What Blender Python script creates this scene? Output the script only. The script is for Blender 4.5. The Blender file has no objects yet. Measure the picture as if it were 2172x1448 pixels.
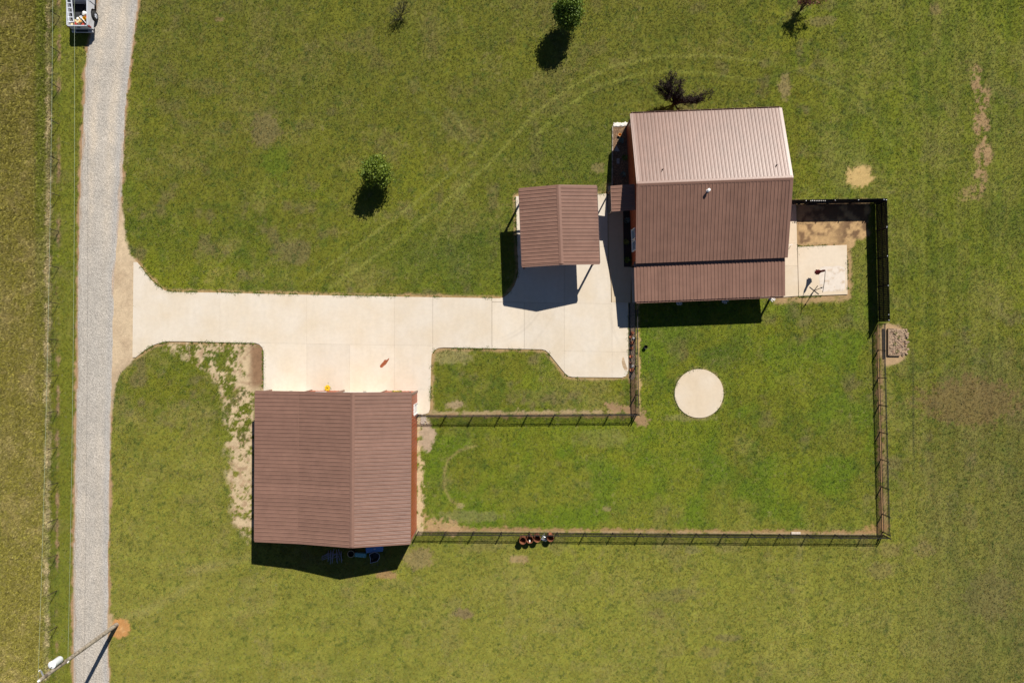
import bpy, bmesh, math, random
import numpy as np
from mathutils import Vector, Matrix
random.seed(7)
RNG = np.random.default_rng(11)
scn = bpy.context.scene
COL = scn.collection

# ------------------------------------------------------------------ camera
H = 60.0                      # flying height, metres
S = 1448.0 / H                # photo pixels per metre on the ground
cam_d = bpy.data.cameras.new('camera')
cam_d.sensor_width = 36.0
cam_d.lens = 24.0
cam_d.clip_start = 0.5
cam_d.clip_end = 3000.0
cam = bpy.data.objects.new('camera', cam_d)
cam.location = (0, 0, H)
cam.rotation_euler = (0, 0, 0)
COL.objects.link(cam)
scn.camera = cam

# ------------------------------------------------------------------ light
SUN_H = Vector((0.461, 0.887, 0)).normalized()
SUN_EL = math.radians(45.9)
sun_dir = Vector((SUN_H.x * math.cos(SUN_EL), SUN_H.y * math.cos(SUN_EL), math.sin(SUN_EL)))
world = bpy.data.worlds.new('World')
scn.world = world
world.use_nodes = True
wn = world.node_tree
for n in list(wn.nodes):
    wn.nodes.remove(n)
w_out = wn.nodes.new('ShaderNodeOutputWorld')
w_bg = wn.nodes.new('ShaderNodeBackground')
w_sky = wn.nodes.new('ShaderNodeTexSky')
w_sky.sky_type = 'NISHITA'
w_sky.sun_disc = False
w_sky.air_density = 0.75
w_sky.dust_density = 0.15
w_sky.ozone_density = 3.0
w_sky.altitude = 200
w_sky.sun_elevation = SUN_EL
w_sky.sun_rotation = math.atan2(SUN_H.x, SUN_H.y)
w_bg.inputs['Strength'].default_value = 0.05
wn.links.new(w_sky.outputs[0], w_bg.inputs[0])
wn.links.new(w_bg.outputs[0], w_out.inputs[0])
sun_d = bpy.data.lights.new('sun', 'SUN')
sun_d.energy = 5.0
sun_d.angle = math.radians(0.5)
sun_d.color = (1.0, 0.955, 0.88)
sun = bpy.data.objects.new('sun', sun_d)
sun.rotation_euler = (-sun_dir).to_track_quat('-Z', 'Y').to_euler()
sun.location = sun_dir * 80
COL.objects.link(sun)
scn.view_settings.view_transform = 'Standard'
scn.view_settings.look = 'None'
scn.view_settings.gamma = 1.0
scn.view_settings.use_curve_mapping = False
scn.view_settings.exposure = 0.42

# ------------------------------------------------------------------ helpers
def W(px, py, h=0.0):
    """photo pixel of a point known to be h metres up -> world point"""
    k = (1 - h / H) / S
    return Vector(((px - 1086.0) * k, (724.0 - py) * k, h))

def tag(o, label=None, cat=None, group=None, kind=None):
    if label: o['label'] = label
    if cat: o['category'] = cat
    if group: o['group'] = group
    if kind: o['kind'] = kind
    return o

def empty(name, loc=(0, 0, 0), rz=0.0, label=None, cat=None, group=None):
    o = bpy.data.objects.new(name, None)
    o.empty_display_size = 0.3
    o.location = loc
    o.rotation_euler = (0, 0, rz)
    COL.objects.link(o)
    return tag(o, label, cat, group)

def link_mesh(name, me, mat=None, parent=None, loc=None, rz=None):
    if mat is not None and not me.materials:
        me.materials.append(mat)
    o = bpy.data.objects.new(name, me)
    COL.objects.link(o)
    if parent is not None: o.parent = parent
    if loc is not None: o.location = loc
    if rz is not None: o.rotation_euler = (0, 0, rz)
    return o

class MB:
    """collects simple shapes in one bmesh"""
    def __init__(self):
        self.bm = bmesh.new()
    def box(self, c, s, rz=0.0, bev=0.0, rot=None):
        M = Matrix.Translation(Vector(c)) @ (rot.to_4x4() if rot is not None else Matrix.Rotation(rz, 4, 'Z')) @ Matrix.Diagonal((s[0], s[1], s[2], 1))
        r = bmesh.ops.create_cube(self.bm, size=1.0, matrix=M)
        if bev > 0:
            es = list({e for v in r['verts'] for e in v.link_edges})
            bmesh.ops.bevel(self.bm, geom=es, offset=bev, segments=1, affect='EDGES', profile=0.7)
        return self
    def bar(self, a, b, w, d=None, bev=0.0):
        a = Vector(a); b = Vector(b); v = b - a
        q = v.to_track_quat('Z', 'X').to_matrix()
        return self.box((a + b) / 2, (w, d or w, v.length), rot=q, bev=bev)
    def tube(self, pts, rad, seg=8, caps=True):
        pts = [Vector(p) for p in pts]
        if not hasattr(rad, '__len__'): rad = [rad] * len(pts)
        rings = []
        ref = Vector((0, 0, 1))
        for i, p in enumerate(pts):
            t = (pts[min(i + 1, len(pts) - 1)] - pts[max(i - 1, 0)]).normalized()
            a = ref if abs(t.dot(ref)) < 0.95 else Vector((1, 0, 0))
            x = t.cross(a).normalized(); y = t.cross(x).normalized()
            rings.append([self.bm.verts.new(p + (x * math.cos(2 * math.pi * k / seg) + y * math.sin(2 * math.pi * k / seg)) * rad[i]) for k in range(seg)])
        for i in range(len(rings) - 1):
            for k in range(seg):
                self.bm.faces.new((rings[i][k], rings[i][(k + 1) % seg], rings[i + 1][(k + 1) % seg], rings[i + 1][k]))
        if caps:
            self.bm.faces.new(rings[0]); self.bm.faces.new(rings[-1])
        return self
    def lathe(self, prof, c=(0, 0, 0), seg=20):
        """prof: list of (r, z)"""
        c = Vector(c); rings = []
        for r, z in prof:
            rings.append([self.bm.verts.new(c + Vector((r * math.cos(2 * math.pi * k / seg), r * math.sin(2 * math.pi * k / seg), z))) for k in range(seg)])
        for i in range(len(rings) - 1):
            for k in range(seg):
                self.bm.faces.new((rings[i][k], rings[i][(k + 1) % seg], rings[i + 1][(k + 1) % seg], rings[i + 1][k]))
        return self
    def prism(self, poly, z0, z1):
        lo = [self.bm.verts.new((p[0], p[1], z0)) for p in poly]
        hi = [self.bm.verts.new((p[0], p[1], z1)) for p in poly]
        n = len(poly)
        self.bm.faces.new(lo); self.bm.faces.new(hi)
        for i in range(n):
            self.bm.faces.new((lo[i], lo[(i + 1) % n], hi[(i + 1) % n], hi[i]))
        return self
    def rock(self, c, r, sq=(1, 1, 0.7), sub=1, seed=0):
        rr = random.Random(seed)
        res = bmesh.ops.create_icosphere(self.bm, subdivisions=sub, radius=1.0)
        for v in res['verts']:
            k = r * rr.uniform(0.78, 1.15)
            v.co = Vector((c[0] + v.co.x * k * sq[0], c[1] + v.co.y * k * sq[1], c[2] + v.co.z * k * sq[2]))
        return self
    def mesh(self, name, smooth=False, angle=None):
        bmesh.ops.recalc_face_normals(self.bm, faces=self.bm.faces[:])
        me = bpy.data.meshes.new(name)
        self.bm.to_mesh(me); self.bm.free()
        if smooth:
            for p in me.polygons: p.use_smooth = True
            if angle is not None:
                me.set_sharp_from_angle(angle=math.radians(angle))
        return me
    def build(self, name, mat, parent=None, loc=None, rz=None, smooth=False, angle=40):
        return link_mesh(name, self.mesh(name, smooth, angle if smooth else None), mat, parent, loc, rz)

# ------------------------------------------------------------------ materials
def new_mat(name):
    m = bpy.data.materials.new(name)
    m.use_nodes = True
    return m, m.node_tree, m.node_tree.nodes['Principled BSDF']

def noisy(name, base, rough=0.7, amp=0.2, scale=6.0, detail=6.0, bump=0.0, bscale=40.0, metal=0.0, spec=0.5,
          second=None, sec_scale=1.5, sec_lo=0.5, sec_hi=0.65, objvar=0.0, coat=0.0, hue_tint=None):
    """procedural surface: base colour broken up by noise, optional second colour in patches, optional bump"""
    m, nt, p = new_mat(name)
    N = nt.nodes; L = nt.links
    tc = N.new('ShaderNodeTexCoord')
    geo = N.new('ShaderNodeNewGeometry')
    vec = geo.outputs['Position']
    n1 = N.new('ShaderNodeTexNoise'); n1.inputs['Scale'].default_value = scale; n1.inputs['Detail'].default_value = detail
    n1.inputs['Roughness'].default_value = 0.62
    L.new(vec, n1.inputs['Vector'])
    mr = N.new('ShaderNodeMapRange'); mr.inputs['From Min'].default_value = 0.3; mr.inputs['From Max'].default_value = 0.7
    mr.inputs['To Min'].default_value = 1 - amp; mr.inputs['To Max'].default_value = 1 + amp
    L.new(n1.outputs['Fac'], mr.inputs['Value'])
    val = mr.outputs[0]
    if objvar > 0:
        oi = N.new('ShaderNodeObjectInfo')
        m2 = N.new('ShaderNodeMapRange'); m2.inputs['To Min'].default_value = 1 - objvar; m2.inputs['To Max'].default_value = 1 + objvar
        L.new(oi.outputs['Random'], m2.inputs['Value'])
        mm = N.new('ShaderNodeMath'); mm.operation = 'MULTIPLY'
        L.new(val, mm.inputs[0]); L.new(m2.outputs[0], mm.inputs[1]); val = mm.outputs[0]
    col = None
    rgb = N.new('ShaderNodeRGB'); rgb.outputs[0].default_value = (*base, 1); col = rgb.outputs[0]
    if second is not None:
        n2 = N.new('ShaderNodeTexNoise'); n2.inputs['Scale'].default_value = sec_scale; n2.inputs['Detail'].default_value = 7
        L.new(vec, n2.inputs['Vector'])
        r2 = N.new('ShaderNodeMapRange'); r2.inputs['From Min'].default_value = sec_lo; r2.inputs['From Max'].default_value = sec_hi
        L.new(n2.outputs['Fac'], r2.inputs['Value'])
        mx = N.new('ShaderNodeMixRGB'); mx.inputs['Color2'].default_value = (*second, 1)
        L.new(r2.outputs[0], mx.inputs['Fac']); L.new(col, mx.inputs['Color1']); col = mx.outputs[0]
    vm = N.new('ShaderNodeVectorMath'); vm.operation = 'SCALE'
    L.new(col, vm.inputs[0]); L.new(val, vm.inputs['Scale'])
    L.new(vm.outputs[0], p.inputs['Base Color'])
    p.inputs['Roughness'].default_value = rough
    p.inputs['Metallic'].default_value = metal
    p.inputs['Specular IOR Level'].default_value = spec
    if coat: p.inputs['Coat Weight'].default_value = coat
    if bump > 0:
        n3 = N.new('ShaderNodeTexNoise'); n3.inputs['Scale'].default_value = bscale; n3.inputs['Detail'].default_value = 5
        L.new(vec, n3.inputs['Vector'])
        b = N.new('ShaderNodeBump'); b.inputs['Strength'].default_value = 1.0; b.inputs['Distance'].default_value = bump
        L.new(n3.outputs['Fac'], b.inputs['Height']); L.new(b.outputs[0], p.inputs['Normal'])
    return m

M = {}
M['roof'] = noisy('painted_roof_steel', (0.200, 0.112, 0.082), rough=0.36, amp=0.10, scale=1.1, objvar=0.06, spec=0.27)
M['trim'] = noisy('roof_trim_steel', (0.205, 0.115, 0.084), rough=0.38, amp=0.06, scale=2.0, spec=0.35)
M['siding'] = noisy('rust_red_siding', (0.34, 0.072, 0.028), rough=0.45, amp=0.08, scale=2.0, objvar=0.03)
M['darktrim'] = noisy('dark_brown_trim', (0.10, 0.05, 0.038), rough=0.45, amp=0.08)
M['white'] = noisy('white_paint', (0.78, 0.77, 0.74), rough=0.5, amp=0.05, scale=3)
M['doorwhite'] = noisy('white_door_steel', (0.56, 0.54, 0.50), rough=0.45, amp=0.04, scale=1.5)
M['glass'] = noisy('window_glass', (0.03, 0.04, 0.05), rough=0.06, amp=0.05, spec=0.8)
M['black'] = noisy('black_powder_coat', (0.012, 0.011, 0.011), rough=0.55, amp=0.15, scale=20)
M['blackboard'] = noisy('black_painted_boards', (0.014, 0.012, 0.010), rough=0.8, amp=0.3, scale=8, spec=0.2)
M['wood'] = noisy('weathered_pole_wood', (0.30, 0.25, 0.19), rough=0.9, amp=0.35, scale=7, bump=0.01, bscale=30, second=(0.12, 0.09, 0.065), sec_scale=3)
M['postwood'] = noisy('dark_stained_timber', (0.06, 0.032, 0.022), rough=0.8, amp=0.2, scale=8)
M['grey_metal'] = noisy('galvanised_steel', (0.55, 0.56, 0.58), rough=0.35, amp=0.08, metal=0.6)
M['can'] = noisy('transformer_grey_paint', (0.72, 0.74, 0.76), rough=0.4, amp=0.05)
M['porcelain'] = noisy('porcelain', (0.75, 0.72, 0.68), rough=0.25, amp=0.05)
M['wire'] = noisy('aluminium_wire', (0.34, 0.40, 0.28), rough=0.6, amp=0.05)
M['tpost'] = noisy('rusty_tpost', (0.05, 0.035, 0.025), rough=0.8, amp=0.3)
M['rust'] = noisy('rusty_drum_steel', (0.26, 0.085, 0.035), rough=0.85, amp=0.4, scale=9, second=(0.10, 0.035, 0.02), sec_scale=6, bump=0.004)
M['soot'] = noisy('sooty_inside', (0.03, 0.02, 0.016), rough=0.95, amp=0.3)
M['rock_orange'] = noisy('rust_sandstone', (0.42, 0.14, 0.06), rough=0.9, amp=0.3, scale=14, bump=0.01, second=(0.25, 0.08, 0.04), sec_scale=9)
M['rock_white'] = noisy('white_quartz', (0.72, 0.68, 0.62), rough=0.8, amp=0.15, scale=10, bump=0.01)
M['mulch'] = noisy('brown_mulch', (0.13, 0.075, 0.04), rough=0.95, amp=0.5, scale=18, bump=0.03, bscale=25, second=(0.24, 0.15, 0.08), sec_scale=9)
M['mulch_dark'] = noisy('dark_mulch', (0.03, 0.022, 0.017), rough=0.95, amp=0.5, scale=18, bump=0.03, bscale=25)
M['pea'] = noisy('pea_gravel', (0.30, 0.21, 0.14), rough=0.95, amp=0.55, scale=16, bump=0.02, bscale=22, second=(0.13, 0.09, 0.065), sec_scale=8)
M['terracotta'] = noisy('terracotta', (0.45, 0.17, 0.08), rough=0.8, amp=0.1)
M['red_cloth'] = noisy('dark_red_canvas', (0.20, 0.012, 0.018), rough=0.85, amp=0.3, scale=10)
M['tyre'] = noisy('tyre_rubber', (0.018, 0.017, 0.016), rough=0.85, amp=0.2)
M['silver'] = noisy('silver_car_paint', (0.60, 0.62, 0.66), rough=0.32, amp=0.03, metal=0.25, coat=0.4)
M['dark_plastic'] = noisy('dark_plastic', (0.02, 0.021, 0.024), rough=0.6, amp=0.1)
M['bedliner'] = noisy('bed_liner', (0.015, 0.015, 0.017), rough=0.85, amp=0.2, scale=20)
M['redlight'] = noisy('tail_light_red', (0.25, 0.012, 0.01), rough=0.2, amp=0.05)
M['chrome'] = noisy('chrome', (0.4, 0.4, 0.42), rough=0.4, amp=0.02, metal=0.6)
M['alu'] = noisy('aluminium', (0.72, 0.74, 0.78), rough=0.35, amp=0.04, metal=0.3)
M['yellow'] = noisy('yellow_plastic', (0.75, 0.48, 0.03), rough=0.6, amp=0.1)
M['petal'] = noisy('yellow_petals', (0.78, 0.50, 0.015), rough=0.8, amp=0.2, scale=30)
M['red'] = noisy('red_plastic', (0.45, 0.05, 0.03), rough=0.5, amp=0.1)
M['cream'] = noisy('cream_cardboard', (0.62, 0.50, 0.28), rough=0.8, amp=0.15, scale=12)
M['blue'] = noisy('blue_plastic', (0.10, 0.24, 0.50), rough=0.5, amp=0.1)
M['teal'] = noisy('teal_plastic', (0.14, 0.40, 0.40), rough=0.6, amp=0.1)
M['tubgrey'] = noisy('grey_poly', (0.40, 0.43, 0.50), rough=0.5, amp=0.1)
M['brush'] = noisy('grey_scrap_wood', (0.26, 0.25, 0.28), rough=0.9, amp=0.3, scale=15)
M['bark'] = noisy('bark', (0.09, 0.06, 0.04), rough=0.95, amp=0.3, scale=20)
M['bark_dark'] = noisy('dark_bark', (0.025, 0.018, 0.014), rough=0.95, amp=0.3, scale=20)
M['stain'] = noisy('iron_rust_stain', (0.27, 0.068, 0.022), rough=0.85, amp=0.22, scale=6, second=(0.22, 0.085, 0.03), sec_scale=3)
M['block'] = noisy('concrete_block', (0.50, 0.42, 0.34), rough=0.9, amp=0.15)
M['stone_grey'] = noisy('grey_paver', (0.30, 0.27, 0.25), rough=0.9, amp=0.2)
M['orange'] = noisy('orange_glaze', (0.60, 0.28, 0.06), rough=0.4, amp=0.1)

def leaf_mat(name, c1, c2, trans=0.25, rough=0.6):
    m, nt, p = new_mat(name)
    N = nt.nodes; L = nt.links
    geo = N.new('ShaderNodeNewGeometry')
    n = N.new('ShaderNodeTexNoise'); n.inputs['Scale'].default_value = 3.5; n.inputs['Detail'].default_value = 5
    L.new(geo.outputs['Position'], n.inputs['Vector'])
    ad = N.new('ShaderNodeMath'); ad.operation = 'MULTIPLY_ADD'
    L.new(geo.outputs['Random Per Island'], ad.inputs[0]); ad.inputs[1].default_value = 0.7
    s = N.new('ShaderNodeMath'); s.operation = 'SUBTRACT'; L.new(n.outputs['Fac'], s.inputs[0]); s.inputs[1].default_value = 0.35
    L.new(s.outputs[0], ad.inputs[2])
    mx = N.new('ShaderNodeMixRGB'); mx.inputs['Color1'].default_value = (*c1, 1); mx.inputs['Color2'].default_value = (*c2, 1)
    L.new(ad.outputs[0], mx.inputs['Fac'])
    L.new(mx.outputs[0], p.inputs['Base Color'])
    p.inputs['Roughness'].default_value = rough
    tr = N.new('ShaderNodeBsdfTranslucent'); L.new(mx.outputs[0], tr.inputs['Color'])
    ms = N.new('ShaderNodeMixShader'); ms.inputs[0].default_value = trans
    L.new(p.outputs[0], ms.inputs[1]); L.new(tr.outputs[0], ms.inputs[2])
    L.new(ms.outputs[0], N['Material Output'].inputs['Surface'])
    return m
M['leaf'] = leaf_mat('broad_leaves', (0.07, 0.12, 0.008), (0.24, 0.30, 0.02))
M['leaf_dark'] = leaf_mat('dark_green_leaves', (0.04, 0.08, 0.008), (0.17, 0.25, 0.015))
M['leaf_purple'] = leaf_mat('purple_leaves', (0.012, 0.006, 0.005), (0.034, 0.015, 0.010), trans=0.1, rough=.85)
M['leaf_red'] = leaf_mat('young_red_leaves', (0.20, 0.07, 0.04), (0.38, 0.17, 0.10), trans=0.2)
M['leaf_blue'] = leaf_mat('blue_green_leaves', (0.07, 0.11, 0.10), (0.20, 0.26, 0.24), trans=0.2)
M['leaf_sparse'] = leaf_mat('pale_spring_leaves', (0.10, 0.11, 0.02), (0.24, 0.25, 0.05), trans=0.3)

# ------------------------------------------------------------------ noise on arrays
_tab = [np.random.default_rng(100 + i).random((256, 256)) for i in range(8)]
def vnoise(x, y, sc, seed=0):
    t = _tab[seed % 8]
    u = x / sc + 31.7 * seed; v = y / sc + 17.3 * seed
    iu = np.floor(u).astype(int); iv = np.floor(v).astype(int)
    fu = u - iu; fv = v - iv
    fu = fu * fu * (3 - 2 * fu); fv = fv * fv * (3 - 2 * fv)
    a = t[iu & 255, iv & 255]; b = t[(iu + 1) & 255, iv & 255]
    c = t[iu & 255, (iv + 1) & 255]; d = t[(iu + 1) & 255, (iv + 1) & 255]
    return (a * (1 - fu) + b * fu) * (1 - fv) + (c * (1 - fu) + d * fu) * fv
def fbm(x, y, sc, seed=0, octv=4, g=0.55):
    s = 0; a = 1; tot = 0
    for i in range(octv):
        s = s + a * vnoise(x * (1 + .01 * i) + 3.1 * i * y / 50, y, sc / 2 ** i, seed + i); tot += a; a *= g
    return s / tot
def sstep(a, b, x):
    t = np.clip((x - a) / (b - a), 0, 1)
    return t * t * (3 - 2 * t)
def seg_dist(x, y, pts):
    d = np.full(x.shape, 1e9)
    for (x0, y0), (x1, y1) in zip(pts[:-1], pts[1:]):
        dx, dy = x1 - x0, y1 - y0
        t = np.clip(((x - x0) * dx + (y - y0) * dy) / (dx * dx + dy * dy + 1e-9), 0, 1)
        d = np.minimum(d, np.hypot(x - x0 - t * dx, y - y0 - t * dy))
    return d
def inside(x, y, poly):
    r = np.zeros(x.shape, bool)
    n = len(poly)
    for i in range(n):
        x0, y0 = poly[i]; x1, y1 = poly[(i + 1) % n]
        if y0 == y1: continue
        c = ((y0 > y) != (y1 > y)) & (x < (x1 - x0) * (y - y0) / (y1 - y0) + x0)
        r ^= c
    return r
def sd_poly(x, y, poly):
    d = seg_dist(x, y, list(poly) + [poly[0]])
    return np.where(inside(x, y, poly), -d, d)

# ------------------------------------------------------------------ plan outlines (photo pixels on the ground)
DRIVE = [(283.8, 556), (291, 556), (300, 567), (312, 583), (322, 595), (335, 607), (350, 616), (362, 619), (376, 619.7), (460, 620.7),
         (700, 626.5), (860, 629.5), (1060, 632.7), (1068, 631), (1076, 625), (1084.5, 616), (1091, 606), (1095.5, 594), (1098.5, 580),
         (1099.5, 568), (1097, 520), (1094, 416.5), (1287.5, 411), (1288.5, 450), (1289.2, 560), (1295.2, 600), (1296, 641.3), (1332.4, 641.6),
         (1332.4, 784), (1331.3, 791), (1327.5, 797), (1319, 800.3), (1214, 799.2), (1205, 797), (1198, 791), (1163, 747.5), (1157, 742.8), (1149, 740.6),
         (942, 736.6), (930, 737.8), (921, 742.5), (915.8, 751), (914.8, 762), (912, 867), (909, 875), (902, 877.8), (880, 878), (880, 836), (559.5, 836),
         (559.6, 746), (557, 737), (550, 729.8), (541, 727.2), (530, 727), (380, 723.6), (352, 724), (335, 728), (320, 734), (305, 744), (294, 753), (288.5, 757.5), (281.6, 757.5)]
SIDEWALK = [(1289.6, 395), (1336, 395), (1336, 446), (1321, 446), (1321.3, 480), (1323, 566.5), (1339, 566.5), (1337, 641.2), (1297.4, 641), (1296.6, 600), (1290.6, 560), (1290, 450)]
EASTWALK = [(1640, 431), (1688, 431), (1692.7, 627.6), (1640, 632)]
PATIO = [(1691.3, 523.6), (1795.5, 519.6), (1797, 624.2), (1693.9, 627.9)]
ROAD_L = [(-400, 262), (-150, 232), (0, 207), (60, 196), (100, 186), (150, 181), (240, 178), (350, 172), (440, 169), (520, 167.5), (600, 166), (800, 164), (900, 162), (1000, 160), (1208, 156.5), (1448, 157), (1700, 156), (2000, 155)]
ROAD_R = [(-400, 350), (-150, 322), (0, 293), (60, 286), (100, 280), (150, 274), (240, 264.5), (350, 260), (440, 256), (480, 252), (520, 248), (600, 242.5), (800, 237.5), (900, 234), (1000, 232), (1208, 229), (1448, 230), (1700, 229), (2000, 228)]
APRON = [(258, 430), (263, 470), (266, 505), (276, 535), (287, 555), (287, 760), (270, 778), (256, 793), (246, 815), (240, 850), (236, 880), (222, 880), (222, 430)]
def road_x(y, side):
    ys = [p[0] for p in side]; xs = [p[1] for p in side]
    return np.interp(y, ys, xs)

BARE = [(335, 722), (556, 724), (562, 740), (562, 835), (545, 835), (545, 1148), (532, 1142), (512, 1128), (494, 1110), (487, 1050), (482, 985), (478, 930), (474, 880), (470, 850), (455, 812), (432, 785), (400, 768), (372, 752), (345, 738)]
YARD = [(1350, 634), (1800, 634), (1838, 520), (1862, 520), (1862, 1126), (886, 1126), (886, 882), (1350, 882)]

def mix(c, col, m):
    m = np.clip(m, 0, 1)[..., None]
    return c * (1 - m) + np.array(col) * m

def ground_paint(x, y):
    """albedo of the soil and turf at photo-plan coordinates, and how much grass grows there"""
    n_big = fbm(x, y, 260, 0, 4); n_mid = fbm(x, y, 60, 1, 4); n_sm = fbm(x, y, 14, 2, 4); n_f = fbm(x, y, 5, 3, 3); n_b2 = fbm(x, y, 130, 5, 4)
    G1 = (0.084, 0.112, 0.009); G2 = (0.132, 0.137, 0.014); G3 = (0.168, 0.182, 0.010); DRY = (0.225, 0.190, 0.052); BR = (0.13, 0.10, 0.05)
    c = np.zeros(x.shape + (3,)) + np.array(G2)
    c = mix(c, G1, sstep(0.42, 0.66, n_big * .5 + n_mid * .5) * 0.75)
    c = mix(c, G3, sstep(0.50, 0.72, n_b2) * 0.55)
    c = mix(c, DRY, sstep(0.46, 0.72, n_mid * .75 + n_sm * .25) * 0.62)
    n_m2 = fbm(x, y, 34, 7, 4); n_m3 = fbm(x, y, 90, 2, 4)
    c = mix(c, (0.062, 0.095, 0.010), sstep(0.56, 0.72, n_m2) * 0.55)
    c = mix(c, (0.150, 0.112, 0.058), sstep(0.58, 0.74, fbm(x, y, 44, 6, 4)) * 0.55)
    c = mix(c, (0.135, 0.165, 0.010), sstep(0.56, 0.70, n_m3 * .6 + n_sm * .4) * 0.5)
    # lawn south and south-west is yellower, with antisolar brightening painted in as paler colour; the yard and the strip by the house greener
    south = sstep(900, 1300, y) * sstep(0, 300, x)
    c = mix(c, (0.222, 0.210, 0.040), south * 0.6)
    c = mix(c, (0.21, 0.195, 0.036), sstep(850, 950, y) * sstep(520, 440, x) * sstep(200, 240, x) * 0.5)
    olive = sstep(560, 100, y) * sstep(260, 330, x) * sstep(1750, 1300, x)
    c = mix(c, (0.120, 0.115, 0.018), olive * 0.45)
    yd = -sd_poly(x, y, YARD)
    c = mix(c, (0.094, 0.142, 0.007), sstep(-4, 14, yd) * (0.12 + 0.72 * sstep(0.43, 0.6, n_mid * .4 + n_m3 * .6)))
    c = mix(c, (0.150, 0.168, 0.013), sstep(0, 14, yd) * sstep(0.50, 0.68, fbm(x * .8 + y * .4, y, 110, 0, 4)) * .6)
    c = mix(c, (0.052, 0.090, 0.008), np.exp(-((x - 1505) / 75) ** 2 - ((y - 735) / 55) ** 2) * 0.8 * sstep(0.3, 0.6, n_mid))
    c = mix(c, (0.118, 0.140, 0.014), sstep(1690, 1800, x) * sstep(820, 500, y) * 0.5)
    c = mix(c, (0.165, 0.160, 0.030), sstep(1700, 1850, x) * sstep(0.48, 0.68, fbm(x, y * .4, 40, 3, 4)) * .55)
    c = mix(c, (0.060, 0.092, 0.008), sstep(1880, 1960, x) * sstep(0.55, 0.70, fbm(x, y * .5, 50, 1, 4)) * .45)
    # right hand field: dull, darker
    c = mix(c, (0.110, 0.098, 0.034), sstep(1880, 2040, x) * sstep(620, 860, y) * (0.25 + 0.4 * n_mid))
    # greener lawn near the carport / below the tree
    c = mix(c, (0.070, 0.098, 0.013), np.exp(-((x - 960) / 170) ** 2 - ((y - 540) / 70) ** 2) * 0.75)
    c = mix(c, (0.070, 0.098, 0.013), np.exp(-((x - 1240) / 130) ** 2 - ((y - 330) / 80) ** 2) * 0.6)
    c = mix(c, (0.100, 0.102, 0.014), sstep(640, 250, y) * sstep(240, 320, x) * sstep(1700, 1500, x) * .30)
    # clover and weed speckle, dead thatch speckle
    sp = fbm(x, y, 7, 6, 2)
    c = mix(c, (0.045, 0.075, 0.012), sstep(0.66, 0.78, sp) * 0.55)
    c = mix(c, (0.22, 0.18, 0.08), sstep(0.70, 0.86, 1 - sp) * 0.35 * sstep(0.35, 0.6, n_mid))
    # mowing lanes
    lanes = 0.5 + 0.5 * np.sin((x + 18 * n_mid) / 9.5)
    c *= (1 - 0.09 * lanes * sstep(1300, 1600, x))[..., None]
    lanes2 = 0.5 + 0.5 * np.sin((x * .86 + y * .5 + 22 * n_mid) / 8.0)
    c *= (1 - 0.06 * lanes2 * sstep(1200, 900, x))[..., None]
    rr_ = np.hypot(x - 420, y - 640)
    c *= (1 - 0.085 * (0.5 + 0.5 * np.sin(rr_ / 8.5 + 3 * n_mid)) * sstep(820, 950, y) * sstep(1000, 700, x))[..., None]
    grass = np.ones(x.shape)
    # mower / tyre tracks
    def track(pts, w, col, a):
        nonlocal c
        d = seg_dist(x, y, pts)
        c = mix(c, col, np.exp(-(d / (w * 1.15)) ** 2) * a * 1.5 * (0.2 + 1.1 * n_mid + .5 * (n_sm - .5)))
    track([(640, 602), (760, 520), (900, 415), (1010, 322)], 3.0, (0.215, 0.215, 0.045), 0.55)
    track([(700, 610), (830, 520), (930, 440), (1040, 345), (1135, 240), (1210, 185), (1300, 140), (1400, 120), (1500, 118), (1600, 128)], 3.4, (0.215, 0.215, 0.045), 0.5)
    track([(1140, 285), (1190, 235), (1260, 185), (1340, 160), (1420, 150), (1500, 155), (1600, 170)], 3.4, (0.20, 0.215, 0.04), 0.45)
    track([(1250, 200), (1330, 172), (1420, 163), (1520, 168), (1600, 172)], 1.6, (0.05, 0.06, 0.015), 0.5)
    track([(1260, 235), (1380, 205)], 2.0, (0.05, 0.07, 0.015), 0.3)
    track([(1600, 128), (1690, 146), (1780, 190), (1850, 250), (1890, 310)], 3.0, (0.19, 0.20, 0.04), 0.32)
    track([(1600, 172), (1690, 150), (1800, 190), (1880, 260)], 2.0, (0.05, 0.065, 0.02), 0.4)
    track([(860, 165), (960, 240), (1000, 300)], 3.0, (0.19, 0.19, 0.05), 0.35); track([(880, 210), (1010, 330)], 3.0, (0.19, 0.19, 0.05), 0.3)
    track([(1020, 350), (940, 470), (880, 600)], 4.0, (0.18, 0.19, 0.04), 0.25); track([(1720, 460), (1800, 640), (1850, 700)], 3.0, (0.17, 0.17, 0.04), 0.2)
    for kx in range(6): track([(1915 + 38 * kx, 30), (1920 + 38 * kx, 400), (1928 + 38 * kx, 1400)], 5.0, (0.175, 0.175, 0.035), 0.26)
    for ky in range(5): track([(240, 1185 + 52 * ky), (900, 1190 + 52 * ky), (1850, 1192 + 52 * ky)], 5.0, (0.20, 0.21, 0.03), 0.16)
    track([(1010, 945), (975, 955), (950, 975), (942, 1005), (943, 1035), (955, 1060), (978, 1074)], 2.4, (0.22, 0.19, 0.06), 0.7)
    track([(1936, 740), (1938, 900), (1939, 1010)], 1.6, (0.05, 0.055, 0.02), 0.55)
    track([(440, 238), (700, 240), (1050, 236)], 1.4, (0.055, 0.06, 0.02), 0.28)
    track([(1086, 1316), (1500, 1320)], 1.6, (0.15, 0.15, 0.03), 0.3)
    track([(400, 1210), (480, 1195), (525, 1180)], 9, (0.25, 0.20, 0.08), 0.3)
    track([(240, 1320), (300, 1300), (420, 1235)], 9, (0.26, 0.22, 0.08), 0.25)
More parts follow.
